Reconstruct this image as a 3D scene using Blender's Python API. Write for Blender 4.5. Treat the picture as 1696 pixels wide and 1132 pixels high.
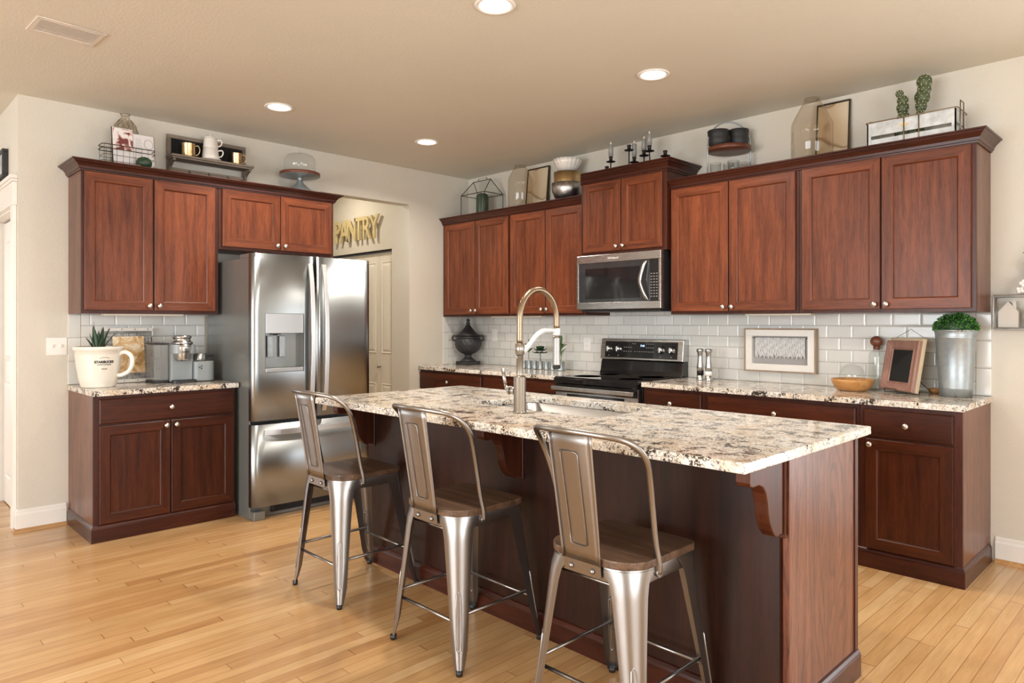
import bpy, bmesh, math, random
from mathutils import Vector, Matrix
PI = math.pi
for o in list(bpy.data.objects):
    bpy.data.objects.remove(o)
S = bpy.context.scene
C = S.collection

# ------------------------------------------------------------------ camera
cam = bpy.data.cameras.new('camera')
cam.lens = 1149.7 / 1696 * 36
cam.sensor_width = 36
cam.shift_y = -31.2 / 1696
cam.clip_start = 0.05
camo = bpy.data.objects.new('camera', cam)
C.objects.link(camo)
camo.location = (5.3287, -4.6199, 1.3248)
camo.rotation_euler = (PI / 2, 0, 0.794)
S.camera = camo
S.view_settings.view_transform = 'Standard'
S.view_settings.look = 'None'
S.view_settings.gamma = 1
S.view_settings.use_curve_mapping = False
S.view_settings.exposure = 0.06
S.cycles.max_bounces = 10
S.cycles.diffuse_bounces = 5
S.cycles.glossy_bounces = 5
S.cycles.transmission_bounces = 10
S.cycles.transparent_max_bounces = 16
S.cycles.caustics_reflective = False
S.cycles.caustics_refractive = False
S.cycles.sample_clamp_indirect = 6

# ------------------------------------------------------------------ world and daylight
W = bpy.data.worlds.new('daylight')
S.world = W
W.use_nodes = True
W.node_tree.nodes['Background'].inputs[0].default_value = (0.85, 0.92, 1.0, 1)
W.node_tree.nodes['Background'].inputs[1].default_value = 1.6

def area(name, loc, rot, sx, sy, power, col):
    l = bpy.data.lights.new(name, 'AREA')
    l.shape = 'RECTANGLE'; l.size = sx; l.size_y = sy
    l.energy = power; l.color = col
    o = bpy.data.objects.new(name, l); C.objects.link(o)
    o.location = loc; o.rotation_euler = rot
    return o
DAY = (0.93, 0.975, 1.0)
# one light in each real window or glass-door opening of the room
area('daylight_back_window', (6.35, -0.02, 1.25), (PI / 2, 0, PI), 1.7, 2.0, 66, DAY)
area('daylight_right_window', (7.96, -4.2, 1.35), (0, -PI / 2, PI), 1.7, 3.0, 130, DAY)
area('daylight_front_window', (3.6, -8.96, 1.35), (PI / 2, 0, 0), 4.4, 1.8, 290, DAY)
area('daylight_hall_window', (-3.96, -6.4, 1.35), (0, PI / 2, PI), 1.7, 2.2, 60, DAY)

# ------------------------------------------------------------------ materials
def nodes(name):
    m = bpy.data.materials.new(name); m.use_nodes = True
    nt = m.node_tree
    return m, nt, nt.nodes['Principled BSDF']
def N(nt, t, **kw):
    n = nt.nodes.new(t)
    for k, v in kw.items():
        setattr(n, k, v)
    return n
def L(nt, a, b):
    nt.links.new(a, b)
def setin(n, **kw):
    for k, v in kw.items():
        n.inputs[k.replace('_', ' ')].default_value = v
def rgb(r, g, b):
    f = lambda c: ((c / 255 + 0.055) / 1.055) ** 2.4 if c / 255 > 0.04045 else c / 255 / 12.92
    return (f(r), f(g), f(b), 1)
def ramp(nt, fac, stops, interp='LINEAR'):
    r = N(nt, 'ShaderNodeValToRGB'); r.color_ramp.interpolation = interp
    e = r.color_ramp.elements
    e[0].position, e[0].color = stops[0]
    e[1].position, e[1].color = stops[-1]
    for p, c in stops[1:-1]:
        x = e.new(p); x.color = c
    L(nt, fac, r.inputs[0])
    return r.outputs[0]
def coords(nt, scale=(1, 1, 1), loc=(0, 0, 0)):
    t = N(nt, 'ShaderNodeTexCoord'); mp = N(nt, 'ShaderNodeMapping')
    mp.inputs['Scale'].default_value = scale; mp.inputs['Location'].default_value = loc
    L(nt, t.outputs['Object'], mp.inputs[0])
    return mp.outputs[0]
def noise(nt, vec, scale, detail=4, rough=0.5, dist=0.0):
    n = N(nt, 'ShaderNodeTexNoise')
    setin(n, Scale=scale, Detail=detail, Roughness=rough, Distortion=dist)
    L(nt, vec, n.inputs['Vector'])
    return n.outputs['Fac']
def mixc(nt, fac, a, b, mode='MIX'):
    m = N(nt, 'ShaderNodeMix', data_type='RGBA', blend_type=mode)
    for s, v in ((0, fac), (6, a), (7, b)):
        if hasattr(v, 'is_linked'):
            L(nt, v, m.inputs[s])
        else:
            m.inputs[s].default_value = v
    return m.outputs[2]
def math_(nt, op, a, b=None, c=None):
    m = N(nt, 'ShaderNodeMath', operation=op)
    for i, v in enumerate((a, b, c)):
        if v is None: continue
        if hasattr(v, 'is_linked'): L(nt, v, m.inputs[i])
        else: m.inputs[i].default_value = v
    return m.outputs[0]
def bump(nt, h, b, strength=0.3, dist=0.002):
    n = N(nt, 'ShaderNodeBump'); n.inputs['Strength'].default_value = strength
    n.inputs['Distance'].default_value = dist
    L(nt, h, n.inputs['Height']); L(nt, n.outputs[0], b.inputs['Normal'])

def plain(name, col, rough=0.5, metal=0.0, var=0.06, scale=12, bmp=0, coat=0, **kw):
    m, nt, b = nodes(name)
    v = coords(nt)
    n = noise(nt, v, scale, 4)
    d = tuple(c * (1 - var) for c in col[:3]) + (1,)
    l = tuple(min(1, c * (1 + var)) for c in col[:3]) + (1,)
    L(nt, ramp(nt, n, [(0.3, d), (0.7, l)]), b.inputs['Base Color'])
    setin(b, Roughness=rough, Metallic=metal)
    if coat: b.inputs['Coat Weight'].default_value = coat; b.inputs['Coat Roughness'].default_value = 0.1
    if bmp:
        bump(nt, noise(nt, v, scale * 8, 3), b, bmp, 0.002)
    for k, val in kw.items():
        b.inputs[k.replace('_', ' ')].default_value = val
    return m

def wood(name, dark, light, axis='z', scale=1.0, rough=0.38, coat=0.06, pore=0.35, tone=0.18, cathedral=0.0, spec=0.32):
    m, nt, b = nodes(name)
    g = 0.07
    sc = {'x': (g, 1, 1), 'y': (1, g, 1), 'z': (1, 1, g)}[axis]
    sc = tuple(s * scale for s in sc)
    info = N(nt, 'ShaderNodeObjectInfo')
    t = N(nt, 'ShaderNodeTexCoord')
    sh = N(nt, 'ShaderNodeVectorMath', operation='ADD')
    cmb = N(nt, 'ShaderNodeCombineXYZ')
    r13 = math_(nt, 'MULTIPLY', info.outputs['Random'], 13.0)
    for i in range(3): L(nt, r13, cmb.inputs[i])
    L(nt, t.outputs['Object'], sh.inputs[0]); L(nt, cmb.outputs[0], sh.inputs[1])
    mp = N(nt, 'ShaderNodeMapping'); mp.inputs['Scale'].default_value = sc
    L(nt, sh.outputs[0], mp.inputs[0])
    v = mp.outputs[0]
    n1 = noise(nt, v, 26, 6, 0.62, 0.4)
    col = ramp(nt, n1, [(0.28, dark), (0.72, light)])
    n2 = noise(nt, v, 190, 4, 0.7)
    pf = ramp(nt, n2, [(0.36, (1 - pore, 1 - pore, 1 - pore, 1)), (0.5, (1, 1, 1, 1))])
    col = mixc(nt, 1.0, col, pf, 'MULTIPLY')
    if cathedral:
        mp2 = N(nt, 'ShaderNodeMapping')
        s2 = {'x': (0.35, 1, 1), 'y': (1, 0.35, 1), 'z': (1.3, 1.3, 0.16)}[axis]
        mp2.inputs['Scale'].default_value = s2
        L(nt, sh.outputs[0], mp2.inputs[0])
        w = N(nt, 'ShaderNodeTexNoise'); setin(w, Scale=3.2, Detail=2.0, Roughness=0.4, Distortion=0.3)
        L(nt, mp2.outputs[0], w.inputs['Vector'])
        rings = math_(nt, 'FRACT', math_(nt, 'MULTIPLY', w.outputs['Fac'], 24.0))
        rr = ramp(nt, rings, [(0.0, (1 - cathedral,) * 3 + (1,)), (0.3, (1, 1, 1, 1)), (0.85, (1, 1, 1, 1)), (1.0, (1 - cathedral,) * 3 + (1,))])
        col = mixc(nt, 1.0, col, rr, 'MULTIPLY')
    n3 = noise(nt, v, 3.5, 2)
    tn = ramp(nt, n3, [(0.3, (1 - tone, 1 - tone, 1 - tone, 1)), (0.7, (1, 1, 1, 1))])
    col = mixc(nt, 1.0, col, tn, 'MULTIPLY')
    lr = N(nt, 'ShaderNodeMapRange'); L(nt, info.outputs['Random'], lr.inputs[0])
    lr.inputs['To Min'].default_value = 0.88; lr.inputs['To Max'].default_value = 1.12
    hsv = N(nt, 'ShaderNodeHueSaturation'); L(nt, lr.outputs[0], hsv.inputs['Value']); L(nt, col, hsv.inputs['Color'])
    L(nt, hsv.outputs[0], b.inputs['Base Color'])
    setin(b, Roughness=rough)
    b.inputs['Specular IOR Level'].default_value = spec
    b.inputs['Coat Weight'].default_value = coat; b.inputs['Coat Roughness'].default_value = 0.22
    bump(nt, n2, b, 0.12, 0.001)
    return m

def glass(name, col=(1, 1, 1, 1), rough=0.0, alpha=None, ior=1.45):
    m, nt, b = nodes(name)
    out = [n for n in nt.nodes if n.type == 'OUTPUT_MATERIAL'][0]
    tr = N(nt, 'ShaderNodeBsdfTransparent'); tr.inputs[0].default_value = col
    gl = N(nt, 'ShaderNodeBsdfGlossy'); gl.inputs['Roughness'].default_value = 0.03
    fr = N(nt, 'ShaderNodeLayerWeight'); fr.inputs['Blend'].default_value = 0.5
    f2 = math_(nt, 'ADD', math_(nt, 'MULTIPLY', math_(nt, 'POWER', fr.outputs['Facing'], 3.0), 0.55), 0.04)
    mx = N(nt, 'ShaderNodeMixShader')
    L(nt, f2, mx.inputs[0]); L(nt, tr.outputs[0], mx.inputs[1]); L(nt, gl.outputs[0], mx.inputs[2])
    L(nt, mx.outputs[0], out.inputs[0])
    return m

def steel(name, col=(0.55, 0.55, 0.54, 1), rough=0.28, axis='y', amt=0.08, bm=0.0, aniso=0.0, arot=0.0):
    m, nt, b = nodes(name)
    g = 0.02
    sc = {'x': (g, 1, 1), 'y': (1, g, 1), 'z': (1, 1, g)}[axis]
    v = coords(nt, sc)
    n = noise(nt, v, 300, 3, 0.6)
    r = N(nt, 'ShaderNodeMapRange'); L(nt, n, r.inputs[0])
    r.inputs['To Min'].default_value = rough - amt; r.inputs['To Max'].default_value = rough + amt
    L(nt, r.outputs[0], b.inputs['Roughness'])
    b.inputs['Base Color'].default_value = col; b.inputs['Metallic'].default_value = 1
    if aniso:
        tg = N(nt, 'ShaderNodeTangent'); tg.direction_type = 'RADIAL'; tg.axis = 'Z'
        L(nt, tg.outputs[0], b.inputs['Tangent']); b.inputs['Anisotropic'].default_value = aniso; b.inputs['Anisotropic Rotation'].default_value = arot
    if bm: bump(nt, n, b, bm, 0.001)
    return m

def frosted(name, col, clear):
    m, nt, b = nodes(name)
    out = [n for n in nt.nodes if n.type == 'OUTPUT_MATERIAL'][0]
    setin(b, Roughness=0.2); b.inputs['Base Color'].default_value = col
    tr = N(nt, 'ShaderNodeBsdfTransparent'); mx = N(nt, 'ShaderNodeMixShader'); mx.inputs[0].default_value = clear
    L(nt, b.outputs[0], mx.inputs[1]); L(nt, tr.outputs[0], mx.inputs[2]); L(nt, mx.outputs[0], out.inputs[0])
    return m

def emission(name, col, strength):
    m, nt, b = nodes(name)
    b.inputs['Base Color'].default_value = (0.8, 0.8, 0.8, 1)
    b.inputs['Emission Color'].default_value = col
    b.inputs['Emission Strength'].default_value = strength
    return m

M = {}
WD, WL = rgb(80, 36, 20), rgb(138, 74, 44)
M['wood_v'] = wood('cherry_wood_upright', WD, WL, 'z')
M['wood_h'] = wood('cherry_wood_level', WD, WL, 'x')
M['wood_hy'] = wood('cherry_wood_level_y', WD, WL, 'y')
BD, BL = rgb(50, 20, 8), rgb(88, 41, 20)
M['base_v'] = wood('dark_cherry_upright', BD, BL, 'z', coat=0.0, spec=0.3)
M['base_h'] = wood('dark_cherry_level', BD, BL, 'x', coat=0.0, spec=0.3)
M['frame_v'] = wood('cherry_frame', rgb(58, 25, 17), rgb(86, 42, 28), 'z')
M['oak_side'] = wood('dark_oak_panel', rgb(94, 50, 33), rgb(134, 80, 56), 'z', cathedral=0.42, pore=0.55, rough=0.34, coat=0.22)
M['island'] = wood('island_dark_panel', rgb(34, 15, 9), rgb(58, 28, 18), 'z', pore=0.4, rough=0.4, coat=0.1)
M['crown'] = wood('crown_wood', rgb(50, 20, 14), rgb(84, 40, 27), 'x', rough=0.3)

def wall_mat(name, col, scale=90, strength=0.35):
    m, nt, b = nodes(name)
    v = coords(nt)
    n = noise(nt, v, scale, 3, 0.55)
    n0 = noise(nt, v, 1.3, 2)
    d = tuple(c * 0.96 for c in col[:3]) + (1,)
    L(nt, ramp(nt, n0, [(0.3, d), (0.7, col)]), b.inputs['Base Color'])
    setin(b, Roughness=0.6)
    bump(nt, n, b, strength, 0.004)
    return m
M['wall'] = wall_mat('beige_wall_paint', rgb(212, 206, 194))
M['ceiling'] = wall_mat('beige_ceiling_paint', rgb(214, 209, 196), 70, 0.25)
M['white'] = plain('white_trim_paint', rgb(232, 228, 222), 0.35, var=0.02)
M['door_white'] = plain('cream_door_paint', rgb(232, 226, 212), 0.35, var=0.02)
M['oak_shoe'] = wood('oak_shoe_molding', rgb(168, 118, 66), rgb(206, 160, 104), 'y', rough=0.4, coat=0.2, pore=0.15)

def floor_mat():
    m, nt, b = nodes('maple_strip_floor')
    t = N(nt, 'ShaderNodeTexCoord'); s = N(nt, 'ShaderNodeSeparateXYZ')
    L(nt, t.outputs['Object'], s.inputs[0])
    w = 0.0572
    xs = math_(nt, 'DIVIDE', s.outputs[0], w)
    row = math_(nt, 'FLOOR', xs); fx = math_(nt, 'FRACT', xs)
    wn = N(nt, 'ShaderNodeTexWhiteNoise', noise_dimensions='1D'); L(nt, row, wn.inputs['W'])
    off = math_(nt, 'MULTIPLY', wn.outputs[0], 7.0)
    row2 = math_(nt, 'ADD', row, 431.7)
    wn2 = N(nt, 'ShaderNodeTexWhiteNoise', noise_dimensions='1D'); L(nt, row2, wn2.inputs['W'])
    ln = math_(nt, 'ADD', math_(nt, 'MULTIPLY', wn2.outputs[0], 0.8), 0.75)
    ys = math_(nt, 'DIVIDE', math_(nt, 'ADD', s.outputs[1], off), ln)
    colm = math_(nt, 'FLOOR', ys); fy = math_(nt, 'FRACT', ys)
    cb = N(nt, 'ShaderNodeCombineXYZ'); L(nt, row, cb.inputs[0]); L(nt, colm, cb.inputs[1])
    wn3 = N(nt, 'ShaderNodeTexWhiteNoise', noise_dimensions='3D'); L(nt, cb.outputs[0], wn3.inputs['Vector'])
    base = ramp(nt, wn3.outputs[0], [(0.0, rgb(188, 142, 94)), (0.15, rgb(203, 160, 110)), (0.8, rgb(211, 171, 122)), (1.0, rgb(221, 187, 141))])
    # grain, shifted board by board
    add = N(nt, 'ShaderNodeVectorMath', operation='ADD')
    mul = N(nt, 'ShaderNodeVectorMath', operation='MULTIPLY'); mul.inputs[1].default_value = (5, 17, 3)
    L(nt, wn3.outputs[1], mul.inputs[0]); L(nt, t.outputs['Object'], add.inputs[0]); L(nt, mul.outputs[0], add.inputs[1])
    mp = N(nt, 'ShaderNodeMapping'); mp.inputs['Scale'].default_value = (1, 0.07, 1); L(nt, add.outputs[0], mp.inputs[0])
    g = noise(nt, mp.outputs[0], 55, 5, 0.6, 0.5)
    gr = ramp(nt, g, [(0.3, (0.84, 0.80, 0.74, 1)), (0.65, (1, 1, 1, 1))])
    col = mixc(nt, 1.0, base, gr, 'MULTIPLY')
    mp2 = N(nt, 'ShaderNodeMapping'); mp2.inputs['Scale'].default_value = (1, 0.25, 1); L(nt, add.outputs[0], mp2.inputs[0])
    g2 = noise(nt, mp2.outputs[0], 9, 3, 0.5, 0.8)
    col = mixc(nt, 1.0, col, ramp(nt, g2, [(0.35, (0.9, 0.87, 0.82, 1)), (0.6, (1, 1, 1, 1))]), 'MULTIPLY')
    ex = math_(nt, 'MINIMUM', fx, math_(nt, 'SUBTRACT', 1.0, fx))
    ey = math_(nt, 'MULTIPLY', math_(nt, 'MINIMUM', fy, math_(nt, 'SUBTRACT', 1.0, fy)), 12.0)
    e = math_(nt, 'MINIMUM', ex, ey)
    gap = ramp(nt, e, [(0.006, (0.42, 0.30, 0.2, 1)), (0.03, (1, 1, 1, 1))])
    col = mixc(nt, 1.0, col, gap, 'MULTIPLY')
    L(nt, col, b.inputs['Base Color'])
    setin(b, Roughness=0.3)
    b.inputs['Coat Weight'].default_value = 0.25; b.inputs['Coat Roughness'].default_value = 0.12
    bump(nt, ramp(nt, e, [(0.0, (0, 0, 0, 1)), (0.03, (1, 1, 1, 1))]), b, 0.2, 0.0006)
    return m
M['floor'] = floor_mat()

def tile_mat(name, ax, z0=0.914, tw=0.1545, th=0.0783, off0=0.0, stack=False):
    m, nt, b = nodes(name)
    t = N(nt, 'ShaderNodeTexCoord'); s = N(nt, 'ShaderNodeSeparateXYZ')
    L(nt, t.outputs['Object'], s.inputs[0])
    zz = math_(nt, 'DIVIDE', math_(nt, 'SUBTRACT', s.outputs[2], z0), th)
    row = math_(nt, 'FLOOR', zz); fz = math_(nt, 'FRACT', zz)
    if stack: sh = off0 / tw
    else: sh = math_(nt, 'ADD', math_(nt, 'MULTIPLY', math_(nt, 'MODULO', math_(nt, 'ABSOLUTE', row), 2.0), 0.5), off0 / tw)
    xx = math_(nt, 'ADD', math_(nt, 'DIVIDE', s.outputs[ax], tw), sh)
    col = math_(nt, 'FLOOR', xx); fx = math_(nt, 'FRACT', xx)
    dx = math_(nt, 'MULTIPLY', math_(nt, 'MINIMUM', fx, math_(nt, 'SUBTRACT', 1.0, fx)), tw)
    dz = math_(nt, 'MULTIPLY', math_(nt, 'MINIMUM', fz, math_(nt, 'SUBTRACT', 1.0, fz)), th)
    d = math_(nt, 'MINIMUM', dx, dz)
    cb = N(nt, 'ShaderNodeCombineXYZ'); L(nt, row, cb.inputs[0]); L(nt, col, cb.inputs[1])
    wn = N(nt, 'ShaderNodeTexWhiteNoise', noise_dimensions='3D'); L(nt, cb.outputs[0], wn.inputs['Vector'])
    c1 = ramp(nt, wn.outputs[0], [(0, rgb(212, 212, 208)), (1, rgb(224, 223, 219))])
    f = ramp(nt, d, [(0.0008, (0, 0, 0, 1)), (0.0016, (1, 1, 1, 1))])
    L(nt, mixc(nt, f, rgb(176, 172, 164), c1), b.inputs['Base Color'])
    h = ramp(nt, d, [(0.0, (0, 0, 0, 1)), (0.0012, (0.3, 0.3, 0.3, 1)), (0.009, (1, 1, 1, 1))])
    setin(b, Roughness=0.16)
    bump(nt, h, b, 0.9, 0.0022)
    return m
M['tile_x'] = tile_mat('white_subway_tile', 0)
M['tile_y'] = tile_mat('white_subway_tile_side', 1, off0=0.05)
M['tile_edge'] = tile_mat('white_bullnose_tile', 0, th=0.155, tw=50.0, off0=25, stack=True)
M['tile_edge_y'] = tile_mat('white_bullnose_tile_side', 1, th=0.155, tw=50.0, off0=25, stack=True)

def granite_mat():
    m, nt, b = nodes('speckled_granite')
    v = coords(nt)
    n1 = noise(nt, v, 6, 4, 0.6, 0.6)
    base = ramp(nt, n1, [(0.36, rgb(222, 204, 182)), (0.48, rgb(232, 224, 212)), (0.62, rgb(236, 234, 230))])
    tan = ramp(nt, noise(nt, v, 55, 5, 0.7, 0.6), [(0.49, (0, 0, 0, 1)), (0.58, (0.75, 0.75, 0.75, 1))])
    col = mixc(nt, tan, base, rgb(194, 178, 158))
    grey = ramp(nt, noise(nt, v, 95, 4, 0.7, 0.3), [(0.53, (0, 0, 0, 1)), (0.61, (0.85, 0.85, 0.85, 1))])
    col = mixc(nt, grey, col, rgb(142, 134, 128))
    n2 = noise(nt, v, 110, 5, 0.7, 0.5)
    n4 = noise(nt, v, 14, 3, 0.6, 0.5)
    thr = math_(nt, 'ADD', n2, math_(nt, 'MULTIPLY', math_(nt, 'SUBTRACT', n4, 0.5), 0.95))
    dk = ramp(nt, thr, [(0.405, (1, 1, 1, 1)), (0.44, (0, 0, 0, 1))])
    col = mixc(nt, dk, col, rgb(62, 54, 50))
    L(nt, col, b.inputs['Base Color'])
    setin(b, Roughness=0.1)
    return m
M['granite'] = granite_mat()

M['steel'] = steel('stainless_steel_brushed', (0.36, 0.385, 0.40, 1), 0.33, amt=0.03, aniso=0.75, arot=0.25)
M['steel_x'] = steel('stainless_steel_brushed_x', axis='x', rough=0.26)
M['handle_steel'] = steel('pale_handle_steel', (0.74, 0.75, 0.75, 1), 0.38, 'z', 0.03)
M['sink_steel'] = steel('sink_steel', (0.36, 0.35, 0.34, 1), 0.34, 'x', 0.05)
M['steel_side'] = plain('grey_appliance_paint', rgb(120, 121, 118), 0.3, var=0.03, metal=0.25, coat=0.3)
M['steel_bright'] = steel('polished_steel', (0.52, 0.52, 0.51, 1), 0.26, 'z', 0.05)
M['gun'] = steel('gunmetal_steel', (0.31, 0.288, 0.272, 1), 0.33, 'z', 0.06)
M['gun_dark'] = steel('dark_steel_rod', (0.30, 0.28, 0.27, 1), 0.32, 'x', 0.06)
M['nickel'] = plain('satin_nickel', (0.72, 0.69, 0.65, 1), 0.28, 1.0, var=0.03)
M['bronze_nickel'] = steel('brushed_nickel_faucet', (0.37, 0.34, 0.305, 1), 0.30, 'z', 0.05)
M['hose'] = steel('bronze_hose', (0.27, 0.195, 0.13, 1), 0.32, 'z', 0.05)
M['white_arm'] = plain('pale_metal_arm', (0.86, 0.87, 0.88, 1), 0.3, 0.3, var=0.02)
M['black_gloss'] = plain('black_glass', (0.008, 0.008, 0.009, 1), 0.06, var=0.1, coat=0.5)
M['black'] = plain('black_plastic', (0.015, 0.015, 0.016, 1), 0.4, var=0.2)
M['black_matte'] = plain('matte_black', (0.018, 0.017, 0.018, 1), 0.55, var=0.3, bmp=0.2)
M['dark_glass'] = plain('tinted_oven_glass', (0.045, 0.047, 0.05, 1), 0.05, 0.3, var=0.05, coat=0.6)
M['seat_wood'] = wood('dark_elm_seat', rgb(64, 46, 35), rgb(124, 95, 73), 'x', rough=0.42, coat=0.15, pore=0.45, tone=0.35)
M['gold'] = plain('brass_gold', (0.68, 0.49, 0.26, 1), 0.3, 1.0, var=0.05)
M['gold_matte'] = plain('painted_gold', rgb(212, 194, 146), 0.45, 0.2, var=0.08)
M['silver'] = plain('hammered_silver', (0.5, 0.48, 0.47, 1), 0.3, 1.0, var=0.25, scale=25, bmp=0.5)
M['ceramic'] = plain('white_ceramic', rgb(232, 226, 218), 0.18, var=0.02, coat=0.3)
M['cream_ceramic'] = plain('cream_ceramic', rgb(230, 224, 213), 0.15, var=0.02, coat=0.4)
M['ink'] = plain('black_ink', (0.02, 0.02, 0.02, 1), 0.5, var=0.1)
M['galv'] = plain('galvanized_metal', rgb(158, 165, 168), 0.4, 0.65, var=0.08, scale=40, bmp=0.05)
M['galv_light'] = plain('whitewashed_metal', rgb(196, 198, 198), 0.42, 0.4, var=0.18, scale=26)
M['wire'] = plain('dark_wire', rgb(74, 64, 54), 0.4, 0.8, var=0.1)
M['wire_gold'] = plain('brown_gold_wire', rgb(140, 118, 88), 0.35, 0.8, var=0.1)
M['glass'] = glass('clear_glass', (0.96, 0.97, 0.97, 1))
M['glass_smoke'] = glass('smoky_amber_glass', (0.88, 0.84, 0.785, 1))
M['glass_grey'] = glass('pale_grey_glass', (0.95, 0.965, 0.955, 1))
M['tank'] = frosted('clear_grey_plastic', rgb(178, 180, 180), 0.62)
M['green'] = plain('fresh_green_leaf', rgb(66, 120, 48), 0.5, var=0.5, scale=60)
M['green_dark'] = plain('dark_green_leaf', rgb(38, 62, 42), 0.42, var=0.35, scale=30)
M['green_mid'] = plain('leaf_green', rgb(84, 112, 62), 0.45, var=0.35, scale=40)
M['cactus'] = plain('cactus_green', rgb(72, 84, 52), 0.5, var=0.35, scale=40)
M['spine'] = plain('pale_spines', rgb(214, 208, 184), 0.6)
M['light_wood'] = wood('honey_wood', rgb(178, 118, 62), rgb(220, 168, 104), 'x', rough=0.4, coat=0.2, pore=0.12)
M['pine'] = wood('pale_pine', rgb(206, 184, 150), rgb(230, 210, 178), 'z', rough=0.5, coat=0.05, pore=0.1)
M['taupe_wood'] = wood('taupe_wood_frame', rgb(150, 128, 108), rgb(182, 160, 138), 'z', rough=0.6, coat=0, pore=0.2)
M['rose_wood'] = wood('rosy_wood_frame', rgb(132, 96, 84), rgb(172, 132, 118), 'z', rough=0.35, coat=0.3, pore=0.2)
M['grey_wood'] = wood('weathered_grey_wood', rgb(104, 92, 82), rgb(150, 136, 122), 'x', rough=0.6, coat=0, pore=0.3)
M['ball_wood'] = plain('brown_wood_ball', rgb(104, 58, 40), 0.4, var=0.2)
M['chalk'] = plain('chalkboard', rgb(15, 15, 15), 0.85, var=0.3)
M['white_wood'] = plain('white_painted_wood', rgb(196, 190, 182), 0.6, var=0.03)
M['paper'] = plain('white_paper', rgb(226, 222, 222), 0.6, var=0.03)
M['yarn'] = plain('white_yarn', rgb(226, 226, 226), 0.8, var=0.08, scale=150, bmp=0.6)
M['grey_card'] = plain('grey_backing', rgb(164, 160, 160), 0.8, var=0.04)
M['stucco'] = plain('coffee_maker_grey', rgb(146, 152, 154), 0.35, var=0.03)
M['stone'] = plain('matte_charcoal_stone', rgb(42, 42, 45), 0.48, var=0.25, scale=20, bmp=0.2)
M['plate_white'] = plain('white_switch_plastic', rgb(236, 234, 230), 0.35, var=0.01)
M['candle'] = plain('grey_candle_wax', rgb(150, 148, 144), 0.4, var=0.1)
M['iron'] = plain('dark_iron', rgb(38, 32, 30), 0.45, 0.6, var=0.2)
M['strip'] = plain('beige_light_bar', rgb(206, 196, 180), 0.4, var=0.02)
M['vent'] = plain('white_vent_paint', rgb(214, 205, 194), 0.45, var=0.02)
M['cotton'] = plain('white_cotton', rgb(238, 234, 230), 0.9, var=0.03)
M['flame'] = plain('plastic_flame', rgb(240, 224, 196), 0.3, var=0.02)
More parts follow.
